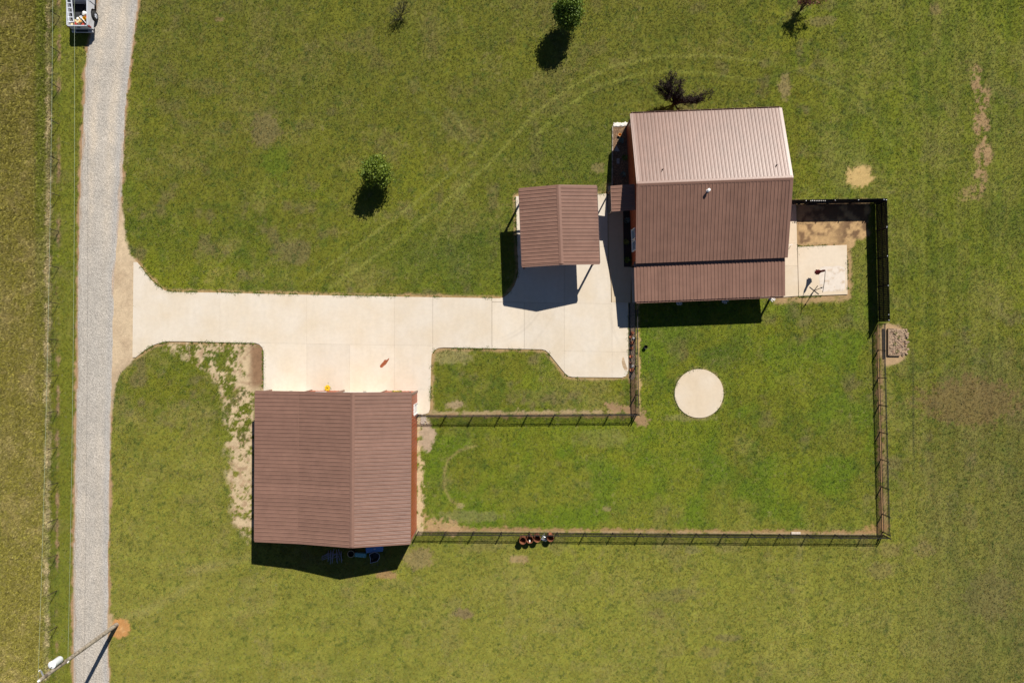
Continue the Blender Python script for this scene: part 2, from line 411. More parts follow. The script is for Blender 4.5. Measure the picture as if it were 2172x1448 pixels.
    # round weedy patch, brown worn patches
    def blob(cx, cy, rx, ry, col, a, thr=0.40, soft=0.18, g=0.6):
        nonlocal c, grass
        d = np.hypot((x - cx) / rx, (y - cy) / ry) + (n_sm - 0.5) * 0.9 + (n_f - .5) * 0.8
        m = sstep(1.15, 0.75, d) * a
        c = mix(c, col, m)
        grass = grass * (1 - m * g)
    blob(583, 345, 30, 38, (0.070, 0.125, 0.008), 0.38, g=0)
    for b in [(1665, 185, 14, 26, (.24, .17, .09), .6), (2060, 850, 110, 52, (.15, .088, .045), .56), (985, 1300, 22, 12, (.16, .11, .06), .75), (1500, 1382, 26, 12, (.16, .11, .06), .32),
              (1425, 1262, 60, 14, (.13, .10, .05), .32), (1545, 1352, 34, 8, (.15, .11, .06), .45), (2095, 1260, 60, 50, (.11, .085, .04), .4), (820, 1218, 28, 8, (.28, .16, .08), .75), (888, 1185, 34, 22, (.22, .15, .08), .6), (967, 858, 20, 10, (.30, .22, .13), .85),
              (1889, 1165, 26, 16, (.19, .12, .07), .32), (1960, 1167, 22, 18, (.19, .12, .07), .32), (1868, 1210, 26, 20, (.19, .13, .07), .32), (562, 275, 30, 40, (.14, .10, .055), .5), (465, 41, 10, 6, (.2, .12, .07), .5), (1395, 1300, 20, 12, (.15, .11, .05), .4),
              (1286, 1078, 9, 6, (.22, .17, .08), .7), (1470, 1165, 18, 12, (.14, .12, .06), .5), (1270, 355, 14, 12, (.22, .16, .08), .5), (1740, 45, 30, 12, (.16, .12, .06), .5), (1985, 20, 12, 12, (.18, .12, .06), .5), (1280, 930, 60, 20, (.17, .165, .05), .35),
              (1000, 1095, 70, 12, (.19, .17, .07), .5), (960, 755, 50, 16, (.26, .215, .10), .55), (1790, 350, 60, 60, (.18, .17, .06), .2), (8, 650, 16, 60, (.30, .25, .14), .6), (5, 960, 20, 60, (.28, .23, .13), .55),
              (978, 1072, 10, 6, (.3, .24, .12), .6), (1100, 1185, 20, 10, (.30, .20, .11), .7), (1470, 885, 60, 8, (.20, .17, .07), .5)]:
        blob(*b)
    # straw square and dry streak in the east field
    blob(1824, 376, 27, 24, (.42, .29, .12), .95, g=1)
    for (cx, cy, rx, ry) in [(2088, 210, 16, 30), (2082, 265, 15, 36), (2086, 330, 17, 36), (2080, 380, 14, 26), (2058, 412, 30, 18), (2068, 165, 12, 30)]:
        blob(cx, cy, rx * 1.1, ry, (.27, .175, .088), (.95 if cy < 400 else .6) * sstep(.36, .54, fbm(x, y, 9, 5, 3)), g=.6)
    # bare soil behind the patio
    m = sstep(3, -3, sd_poly(x, y, [(1686, 425), (1846, 425), (1842, 500), (1830, 505), (1812, 508), (1806, 522), (1686, 530)]) + (n_sm - .5) * 16)
    soil = mix(np.zeros(x.shape + (3,)) + np.array((0.40, 0.26, 0.125)), (0.15, 0.09, 0.048), np.maximum(sstep(.47, .60, n_sm * .5 + n_mid * .5), sstep(1750, 1800, x) * sstep(.40, .58, n_sm)))
    c = c * (1 - m[..., None]) + soil * m[..., None]; grass = grass * (1 - m)
    # fringe around slabs
    dd = np.minimum(sd_poly(x, y, DRIVE), np.minimum(sd_poly(x, y, PATIO), np.minimum(sd_poly(x, y, EASTWALK), sd_poly(x, y, SIDEWALK))))
    edge = sstep(9, 3.0, dd + (n_sm - .5) * 11)
    ec = mix(np.zeros(x.shape + (3,)) + np.array((0.27, 0.165, 0.085)), (0.36, 0.25, 0.12), n_mid)
    c = c * (1 - edge[..., None] * .9) + ec * edge[..., None] * .9; grass = grass * (1 - edge * .85)
    d = np.abs(np.hypot(x - 1482.6, y - 834) - 51)
    m = sstep(6, 1, d + (n_sm - .5) * 8) * .7; c = mix(c, (0.26, 0.19, 0.09), m); grass = grass * (1 - m)
    m = sstep(10, 2, seg_dist(x, y, [(1645, 638), (1795, 633), (1801, 628), (1802, 540)]) + (n_sm - .5) * 14 + (n_f - .5) * 8)
    c = mix(c, (0.31, 0.20, 0.10), m * .85); grass = grass * (1 - m)
    # strips of bare soil under the fences
    def strip(pts, w, col, a=1.0):
        nonlocal c, grass
        d = seg_dist(x, y, pts) + (n_sm - .5) * w * 2.0 + (n_f - .5) * w * 1.6
        m = sstep(w, w * .45, d) * a
        c = mix(c, col, m); grass = grass * (1 - m)
    strip([(886, 1124), (1100, 1123), (1500, 1127), (1872, 1130)], 5.5, (0.27, 0.165, 0.08), .85)
    strip([(886, 1127), (1500, 1130), (1872, 1134)], 2.5, (0.33, 0.25, 0.15), .5)
    strip([(900, 1100), (925, 1116), (960, 1122)], 14, (0.36, 0.23, 0.12), .8)
    strip([(886, 876), (1120, 876), (1340, 873)], 6.5, (0.31, 0.225, 0.125), .85)
    strip([(886, 881), (1100, 882), (1340, 882)], 4.5, (0.22, 0.13, 0.07), .7)
    strip([(1300, 865), (1350, 872), (1366, 890)], 14, (0.26, 0.16, 0.09), .9)
    strip([(1353, 640), (1354, 740), (1356, 880)], 4.5, (0.36, 0.25, 0.11))
    strip([(1342, 800), (1345, 880)], 9, (0.25, 0.15, 0.08), .9)
    strip([(1862, 690), (1867, 900), (1871, 1134)], 6.5, (0.24, 0.14, 0.07), .9)
    strip([(1868, 690), (1876, 900), (1880, 1134)], 4, (0.30, 0.21, 0.10), .6)
    strip([(1840, 1122), (1868, 1120)], 16, (0.30, 0.17, 0.08), .7)
    # ground east of the workshop
    strip([(888, 885), (890, 1000), (889, 1126)], 9, (0.44, 0.33, 0.19))
    blob(905, 923, 17, 32, (.33, .25, .17), 1, g=1)
    blob(897, 890, 14, 10, (.50, .40, .25), 1, g=1)
    # lot round the raised bed
    m = sstep(3, -3, sd_poly(x, y, [(1870, 684), (1906, 688), (1921, 700), (1921, 755), (1908, 770), (1876, 776), (1866, 740)]) + (n_sm - .5) * 10)
    c = mix(c, (0.34, 0.23, 0.125), m); grass = grass * (1 - m)
    # patchy bare gravelly ground west of the workshop
    sb = sd_poly(x, y, BARE)
    clump = fbm(x, y, 15, 4, 5, .8)
    cover = sstep(0.0, -70, sb) * 0.0 + np.where((y > 935) & (y < 1050), 0.62, np.where(y < 880, 0.49, 0.53))
    cover = cover - .10 * sstep(-5, -60, -np.abs(x - 470) * 0 - 0) + .05 * sstep(470, 530, x) - .03 + .3 * sstep(515, 530, x + (n_sm - .5) * 20) * sstep(835, 815, y)
    m = sstep(8, -12, sb + (n_sm - .5) * 34) * sstep(cover + .045, cover - .045, clump)
    gcol = mix(np.zeros(x.shape + (3,)) + np.array((0.44, 0.335, 0.205)), (0.31, 0.21, 0.125), sstep(.5, .75, fbm(x, y, 9, 2, 3)))
    gcol = mix(gcol, (0.21, 0.125, 0.07), sstep(522, 540, x) * sstep(835, 810, y) * sstep(.3, .5, n_mid + .1))
    c = c * (1 - m[..., None]) + gcol * m[..., None]; grass = grass * (1 - m)
    # west pasture
    ws = 108 - 6 * (y / 1448.)
    past = sstep(ws - 4, ws - 14, x + (n_sm - .5) * 8)
    c = mix(c, (0.205, 0.175, 0.036), past * .8)
    c = mix(c, (0.28, 0.225, 0.085), past * sstep(.48, .7, n_sm * .5 + n_mid * .5) * .7)
    c = mix(c, (0.11, 0.14, 0.012), sstep(18, 4, np.abs(x - (ws - 20))) * sstep(900, 300, y) * .7)
    d = np.abs(x - (ws - 3)) + (n_sm - .5) * 14 + (n_f - .5) * 8
    c = mix(c, (0.40, 0.32, 0.18), sstep(8, 2, d) * (.25 + .6 * sstep(.35, .6, fbm(x, y, 34, 5, 3))))
    d = np.abs(x - (ws + 18)) + (n_sm - .5) * 12 + (n_f - .5) * 6
    c = mix(c, (0.27, 0.165, 0.10), sstep(5, 0, d) * sstep(.35, .65, fbm(x, y, 30, 7, 3)) * .8)
    verge = sstep(ws + 18, ws + 28, x) * (x < 200)
    c = mix(c, (0.135, 0.145, 0.016), verge * .6)
    # road shoulders
    L_ = road_x(y, ROAD_L); R_ = road_x(y, ROAD_R)
    d = np.minimum(np.abs(x - L_), np.abs(x - R_))
    m = sstep(7.0, 2.0, d + (n_sm - .5) * 13 + (n_mid - .45) * 8) * (0.9)
    c = mix(c, (0.33, 0.20, 0.115), m); grass = grass * (1 - m)
    inroad = (x > L_) & (x < R_)
    c = np.where(inroad[..., None], np.array((0.36, 0.31, 0.26)), c); grass = np.where(inroad, 0, grass)
    # apron
    m = sstep(2.5, -2.5, sd_poly(x, y, APRON) + (n_sm - .5) * 9)
    ap = mix(np.zeros(x.shape + (3,)) + np.array((0.47, 0.36, 0.235)), (0.38, 0.28, 0.18), sstep(.4, .7, n_mid))
    c = c * (1 - m[..., None]) + ap * m[..., None]; grass = grass * (1 - m)
    # orange soil round the pole
    d = np.hypot((x - 256), (y - 1331) * .92) + (n_sm - .5) * 14 + (n_f - .5) * 6
    m = sstep(22, 18, d); c = mix(c, (0.40, 0.20, 0.07), m); grass = grass * (1 - m)
    c = mix(c, (0.50, 0.31, 0.14), m * sstep(.5, .7, n_sm) * .6)
    m = sstep(5, -5, sd_poly(x, y, [(228, 1298), (240, 1304), (236, 1345), (226, 1340)]) + (n_sm - .5) * 6); c = mix(c, (0.42, 0.30, 0.18), m * .8); grass = grass * (1 - m * .9)
    # under buildings and slabs: soil
    under = dd < 1.0
    grass = np.where(under, 0, grass)
    for poly in ([(571, 824), (884, 826), (882, 1126), (570, 1126)], [(1336, 265), (1630, 255), (1640, 565), (1338, 575)], [(1338, 560), (1640, 560), (1640, 634), (1338, 640)],
                 [(1299, 258), (1342, 258), (1342, 450), (1299, 400)], [(1321, 446), (1342, 446), (1342, 568), (1322, 568)], [(1333, 640), (1347, 640), (1347, 800), (1333, 800)]):
        grass = np.where(inside(x, y, poly), 0, grass)
    grass = np.where(np.hypot(x - 1482.6, y - 834) < 52, 0, grass)
    # fine value break-up
    c *= (0.80 + 0.40 * fbm(x, y, 4, 4, 2))[..., None]
    return np.clip(c, 0.01, 0.8), np.clip(grass, 0, 1)

# ------------------------------------------------------------------ ground sheet
def build_ground():
    fx = np.arange(-46.6, 46.61, 0.125); fy = np.arange(-31.6, 31.61, 0.125)
    out = np.array([3, 7, 14, 26, 46, 80, 140, 260, 480, 900.])
    gx = np.concatenate([-46.6 - out[::-1], fx, 46.6 + out]); gy = np.concatenate([-31.6 - out[::-1], fy, 31.6 + out])
    X, Y = np.meshgrid(gx, gy)
    PX = X * S + 1086; PY = 724 - Y * S
    c, g = ground_paint(PX, PY)
    rough = g * (0.028 * (fbm(PX, PY, 30, 3, 3) - .5) + 0.030 * (fbm(PX, PY, 6, 5, 2) - .5))
    Z = rough - 0.02
    far = (np.abs(X) > 46.7) | (np.abs(Y) > 31.7)
    Z = np.where(far, -0.02, Z)
    n_y, n_x = X.shape
    me = bpy.data.meshes.new('ground')
    me.vertices.add(n_x * n_y)
    co = np.stack([X, Y, Z], -1).reshape(-1).astype(np.float32)
    me.vertices.foreach_set('co', co)
    idx = np.arange(n_x * n_y).reshape(n_y, n_x)
    q = np.stack([idx[:-1, :-1], idx[:-1, 1:], idx[1:, 1:], idx[1:, :-1]], -1).reshape(-1)
    nf = (n_x - 1) * (n_y - 1)
    me.loops.add(nf * 4); me.polygons.add(nf)
    me.loops.foreach_set('vertex_index', q.astype(np.int32))
    me.polygons.foreach_set('loop_start', (np.arange(nf) * 4).astype(np.int32))
    me.polygons.foreach_set('use_smooth', np.ones(nf, bool))
    me.update()
    a = me.attributes.new('albedo', 'FLOAT_COLOR', 'POINT')
    cc = np.concatenate([c.reshape(-1, 3), np.ones((n_x * n_y, 1))], 1).astype(np.float32)
    a.data.foreach_set('color', cc.reshape(-1))
    a = me.attributes.new('grassy', 'FLOAT', 'POINT')
    a.data.foreach_set('value', g.reshape(-1).astype(np.float32))
    m, nt, p = new_mat('turf_and_soil')
    N = nt.nodes; L = nt.links
    at = N.new('ShaderNodeAttribute'); at.attribute_name = 'albedo'
    ag = N.new('ShaderNodeAttribute'); ag.attribute_name = 'grassy'
    geo = N.new('ShaderNodeNewGeometry')
    n1 = N.new('ShaderNodeTexNoise'); n1.inputs['Scale'].default_value = 11; n1.inputs['Detail'].default_value = 6; n1.inputs['Roughness'].default_value = .75
    n2 = N.new('ShaderNodeTexNoise'); n2.inputs['Scale'].default_value = 16; n2.inputs['Detail'].default_value = 3; n2.inputs['Roughness'].default_value = .6
    L.new(geo.outputs['Position'], n1.inputs['Vector']); L.new(geo.outputs['Position'], n2.inputs['Vector'])
    mr = N.new('ShaderNodeMapRange'); mr.inputs['From Min'].default_value = .3; mr.inputs['From Max'].default_value = .7; mr.inputs['To Min'].default_value = .84; mr.inputs['To Max'].default_value = 1.16
    L.new(n1.outputs['Fac'], mr.inputs['Value'])
    vm = N.new('ShaderNodeVectorMath'); vm.operation = 'SCALE'
    L.new(at.outputs['Color'], vm.inputs[0]); L.new(mr.outputs[0], vm.inputs['Scale'])
    L.new(vm.outputs[0], p.inputs['Base Color'])
    p.inputs['Roughness'].default_value = .95; p.inputs['Specular IOR Level'].default_value = .15
    b = N.new('ShaderNodeBump'); b.inputs['Distance'].default_value = .035; b.inputs['Strength'].default_value = .9
    L.new(n2.outputs['Fac'], b.inputs['Height']); L.new(b.outputs[0], p.inputs['Normal'])
    o = link_mesh('ground', me, m)
    tag(o, 'mown green and dry turf with bare soil patches around the house', kind='structure')
    return o
build_ground()

# ------------------------------------------------------------------ grass tufts (geometry nodes, three cones to a tuft)
def tuft_nodes(name, mat, blades):
    ng = bpy.data.node_groups.new(name, 'GeometryNodeTree')
    ng.interface.new_socket('Geometry', in_out='INPUT', socket_type='NodeSocketGeometry')
    ng.interface.new_socket('Geometry', in_out='OUTPUT', socket_type='NodeSocketGeometry')
    N = ng.nodes; L = ng.links
    gi = N.new('NodeGroupInput'); go = N.new('NodeGroupOutput')
    jo = N.new('GeometryNodeJoinGeometry')
    for (r, d, tx, ty, rx, ry, rz) in blades:
        c = N.new('GeometryNodeMeshCone'); c.fill_type = 'NONE'
        c.inputs['Vertices'].default_value = 3; c.inputs['Radius Top'].default_value = 0.0
        c.inputs['Radius Bottom'].default_value = r; c.inputs['Depth'].default_value = d
        t = N.new('GeometryNodeTransform')
        t.inputs['Translation'].default_value = (tx, ty, -0.01); t.inputs['Rotation'].default_value = (rx, ry, rz)
        L.new(c.outputs[0], t.inputs[0]); L.new(t.outputs[0], jo.inputs[0])
    sm = N.new('GeometryNodeSetMaterial'); sm.inputs['Material'].default_value = mat
    L.new(jo.outputs[0], sm.inputs[0])
    ip = N.new('GeometryNodeInstanceOnPoints')
    ar = N.new('GeometryNodeInputNamedAttribute'); ar.data_type = 'FLOAT_VECTOR'; ar.inputs['Name'].default_value = 'rot'
    asc = N.new('GeometryNodeInputNamedAttribute'); asc.data_type = 'FLOAT_VECTOR'; asc.inputs['Name'].default_value = 'scl'
    L.new(gi.outputs[0], ip.inputs['Points']); L.new(sm.outputs[0], ip.inputs['Instance'])
    L.new(ar.outputs[0], ip.inputs['Rotation']); L.new(asc.outputs[0], ip.inputs['Scale'])
    L.new(ip.outputs[0], go.inputs[0])
    return ng

def grass_mat():
    m, nt, p = new_mat('grass_blades')
    N = nt.nodes; L = nt.links
    at = N.new('ShaderNodeAttribute'); at.attribute_type = 'INSTANCER'; at.attribute_name = 'tint'
    L.new(at.outputs['Color'], p.inputs['Base Color'])
    p.inputs['Roughness'].default_value = .75; p.inputs['Specular IOR Level'].default_value = .2
    return m
M['grass'] = grass_mat()

def scatter(name, label, px, py, hgt, wid, tint, ng):
    n = len(px)
    me = bpy.data.meshes.new(name)
    me.vertices.add(n)
    wx = (px - 1086) / S; wy = (724 - py) / S
    me.vertices.foreach_set('co', np.stack([wx, wy, np.zeros(n)], -1).reshape(-1).astype(np.float32))
    a = me.attributes.new('rot', 'FLOAT_VECTOR', 'POINT')
    rot = np.stack([RNG.normal(0, .25, n), RNG.normal(0, .25, n), RNG.random(n) * 6.283], -1)
    a.data.foreach_set('vector', rot.reshape(-1).astype(np.float32))
    a = me.attributes.new('scl', 'FLOAT_VECTOR', 'POINT')
    a.data.foreach_set('vector', np.stack([wid, wid, hgt], -1).reshape(-1).astype(np.float32))
    a = me.attributes.new('tint', 'FLOAT_COLOR', 'POINT')
    a.data.foreach_set('color', np.concatenate([tint, np.ones((n, 1))], 1).reshape(-1).astype(np.float32))
    o = link_mesh(name, me)
    md = o.modifiers.new('tufts', 'NODES'); md.node_group = ng
    tag(o, label, 'grass', kind='stuff')
    return o

BL = [(0.030, 0.16, 0.00, 0.00, 0.15, 0.1, 0), (0.026, 0.15, 0.06, 0.02, 0.2, 0.75, 0.5), (0.026, 0.15, -0.05, 0.04, -0.65, -0.4, 1.3), (0.024, 0.14, 0.0, -0.06, 0.85, -0.2, 2.2)]
NG = tuft_nodes('tuft_scatter', M['grass'], BL)
def build_grass():
    n = 520000
    px = RNG.uniform(-30, 2202, n); py = RNG.uniform(-30, 1478, n)
    c, g = ground_paint(px, py)
    keep = RNG.random(n) < g * (0.55 + 0.6 * fbm(px, py, 12, 2, 2))
    ws = 108 - 6 * (py / 1448.)
    keep &= px > ws
    px, py, c = px[keep], py[keep], c[keep]
    m = len(px)
    v = RNG.normal(1.18, .20, m).clip(.5, 2.1)
    hue = RNG.normal(0, .10, m)
    t = c * v[:, None] * np.stack([1 + hue, np.ones(m), 1 - hue], -1)
    dark = RNG.random(m) < .05
    t[dark] *= np.array((.45, .65, .5))
    pale = RNG.random(m) < .05
    t[pale] = t[pale] * .4 + np.array((.24, .21, .11)) * .6
    h = RNG.uniform(.2, .45, m); w = RNG.uniform(.42, .82, m)
    big = RNG.random(m) < .015
    h[big] *= 1.7; w[big] *= 1.6
    scatter('lawn_grass', 'short mown grass covering the lawns', px, py, h, w, t, NG)
    # pasture west of the wire fence
    n = 46000
    px = RNG.uniform(-30, 122, n); py = RNG.uniform(-30, 1478, n)
    ws = 108 - 6 * (py / 1448.)
    k = px < ws + 8 * RNG.random(n); px, py = px[k], py[k]
    c, g = ground_paint(px, py)
    m = len(px)
    v = RNG.normal(1.35, .34, m).clip(.6, 2.4)
    t = c * v[:, None]
    pale = RNG.random(m) < .22
    t[pale] = t[pale] * .5 + np.array((.32, .27, .12)) * .5
    h = RNG.uniform(.6, 1.35, m); w = RNG.uniform(.7, 1.4, m)
    scatter('pasture_grass', 'taller tawny pasture grass beyond the wire fence', px, py, h, w, t, NG)
build_grass()

def build_weeds():
    n = 16000
    px = RNG.uniform(230, 2180, n); py = RNG.uniform(-10, 1458, n)
    dd = np.minimum(np.minimum(sd_poly(px, py, DRIVE), sd_poly(px, py, PATIO)), np.abs(np.hypot(px - 1482.6, py - 834) - 52))
    c, g = ground_paint(px, py)
    k = (g > .3) & (RNG.random(n) < .05 + .5 * (fbm(px, py, 40, 5, 4) > .63))
    px, py, c = px[k], py[k], c[k]
    # ragged fringe hanging over the slab edges
    m = len(px); ex = []; ey = []
    ring = [(1482.6 + 51.8 * math.cos(t), 834 + 51.8 * math.sin(t)) for t in np.linspace(0, 6.283, 80)]
    for poly in (DRIVE + [DRIVE[0]], PATIO + [PATIO[0]], ring):
        for (x0, y0), (x1, y1) in zip(poly[:-1], poly[1:]):
            L_ = math.hypot(x1 - x0, y1 - y0); q = int(L_ * 1.1)
            for _ in range(q):
                t = RNG.random(); ex.append(x0 + (x1 - x0) * t + RNG.normal(0, 1.3)); ey.append(y0 + (y1 - y0) * t + RNG.normal(0, 1.3))
    ex = np.array(ex); ey = np.array(ey)
    gate = (fbm(ex, ey, 26, 6, 3) > .50) & ~((ex < 286) & (ey > 550)) & ~((ey > 822) & (ex < 884)) & ~((ex > 1286) & (ey < 645) & (ex < 1345))
    sdm = sd_poly(ex, ey, DRIVE); gate &= (np.abs(sdm) < 3.5) | (ex > 1400)
    ex, ey = ex[gate], ey[gate]
    tint = np.concatenate([c * np.array((.72, .92, .60)), np.tile(np.array((0.10, 0.135, 0.014)), (len(ex), 1)) * RNG.uniform(.6, 1.5, (len(ex), 1))])
    PXs = np.concatenate([px, ex]); PYs = np.concatenate([py, ey]); m = len(PXs)
    scatter('weeds', 'scattered weed clumps in the lawn and along the slab edges', PXs, PYs, RNG.uniform(.5, 1.0, m), RNG.uniform(.7, 1.4, m), tint, NG)
build_weeds()

# ------------------------------------------------------------------ gravel road
def build_road():
    ys = np.arange(-360, 1990, 6.0)
    m, nt, p = new_mat('pale_road_gravel')
    N = nt.nodes; L = nt.links
    geo = N.new('ShaderNodeNewGeometry')
    at = N.new('ShaderNodeAttribute'); at.attribute_name = 'albedo'
    v = N.new('ShaderNodeTexVoronoi'); v.inputs['Scale'].default_value = 13.0
    n1 = N.new('ShaderNodeTexNoise'); n1.inputs['Scale'].default_value = 9; n1.inputs['Detail'].default_value = 8; n1.inputs['Roughness'].default_value = .75
    L.new(geo.outputs['Position'], v.inputs['Vector']); L.new(geo.outputs['Position'], n1.inputs['Vector'])
    mr = N.new('ShaderNodeMapRange'); mr.inputs['From Min'].default_value = .3; mr.inputs['From Max'].default_value = .7; mr.inputs['To Min'].default_value = .74; mr.inputs['To Max'].default_value = 1.26
    L.new(n1.outputs['Fac'], mr.inputs['Value'])
    sp = N.new('ShaderNodeSeparateColor'); L.new(v.outputs['Color'], sp.inputs[0])
    m2 = N.new('ShaderNodeMapRange'); m2.inputs['To Min'].default_value = .80; m2.inputs['To Max'].default_value = 1.2
    L.new(sp.outputs[0], m2.inputs['Value'])
    mm = N.new('ShaderNodeMath'); mm.operation = 'MULTIPLY'; L.new(mr.outputs[0], mm.inputs[0]); L.new(m2.outputs[0], mm.inputs[1])
    vm = N.new('ShaderNodeVectorMath'); vm.operation = 'SCALE'; L.new(at.outputs['Color'], vm.inputs[0]); L.new(mm.outputs[0], vm.inputs['Scale'])
    L.new(vm.outputs[0], p.inputs['Base Color']); p.inputs['Roughness'].default_value = .95; p.inputs['Specular IOR Level'].default_value = .2
    b = N.new('ShaderNodeBump'); b.inputs['Distance'].default_value = .03; L.new(v.outputs['Distance'], b.inputs['Height']); L.new(b.outputs[0], p.inputs['Normal'])
    K = 25
    T = np.linspace(0, 1, K)
    PXs = []; PYs = []
    for y in ys:
        jl = (fbm(np.array([0.0]), np.array([float(y)]), 26, 1, 3)[0] - .5) * 7; jr = (fbm(np.array([500.0]), np.array([float(y)]), 26, 2, 3)[0] - .5) * 7
        l = road_x(y, ROAD_L) + jl; r = road_x(y, ROAD_R) + jr
        PXs.append(l + (r - l) * T); PYs.append(np.full(K, y))
    PX = np.array(PXs); PY = np.array(PYs)
    TT = np.tile(T, (len(ys), 1)) + (fbm(PX, PY, 60, 3, 3) - .5) * .1
    c = np.zeros(PX.shape + (3,)) + np.array((0.385, 0.345, 0.295))
    nm = fbm(PX, PY, 40, 4, 4)
    c = mix(c, (0.46, 0.39, 0.305), (np.exp(-((TT - .27) / .09) ** 2) + np.exp(-((TT - .70) / .10) ** 2)) * (.3 + .7 * nm) * (.35 + .65 * sstep(620, 300, PY)))
    c = mix(c, (0.31, 0.285, 0.25), sstep(.52, .68, fbm(PX, PY, 22, 6, 4)) * .4)
    c = mix(c, (0.335, 0.315, 0.29), sstep(.80, .92, TT) * .8)
    c = mix(c, (0.355, 0.325, 0.285), (sstep(440, 620, PY) * sstep(1000, 800, PY)) * .5)
    c = mix(c, (0.38, 0.25, 0.15), (np.exp(-((TT - 0.0) / .035) ** 2) + np.exp(-((TT - 1.0) / .03) ** 2)) * .8 * sstep(.35, .65, fbm(PX, PY, 50, 7, 3)))
    c *= (0.90 + .2 * nm)[..., None]
    crown = 0.035 * np.sin(np.clip(T, 0, 1) * math.pi)[None, :] + 0.012
    Z = np.tile(crown, (len(ys), 1)) + 0.008 * (fbm(PX, PY, 8, 6, 2) - .5)
    Z[:, 0] = -0.03; Z[:, -1] = -0.03
    X = (PX - 1086) / S; Y = (724 - PY) / S
    me = bpy.data.meshes.new('gravel_road')
    idx = np.arange(X.size).reshape(X.shape)
    q = np.stack([idx[:-1, :-1], idx[1:, :-1], idx[1:, 1:], idx[:-1, 1:]], -1).reshape(-1, 4)
    me.from_pydata(np.stack([X, Y, Z], -1).reshape(-1, 3).tolist(), [], q.tolist())
    a = me.attributes.new('albedo', 'FLOAT_COLOR', 'POINT')
    a.data.foreach_set('color', np.concatenate([c.reshape(-1, 3), np.ones((X.size, 1))], 1).reshape(-1).astype(np.float32))
    for pl in me.polygons: pl.use_smooth = True
    o = link_mesh('gravel_road', me, m)
    tag(o, 'pale grey gravel lane running past the property', kind='structure')
build_road()

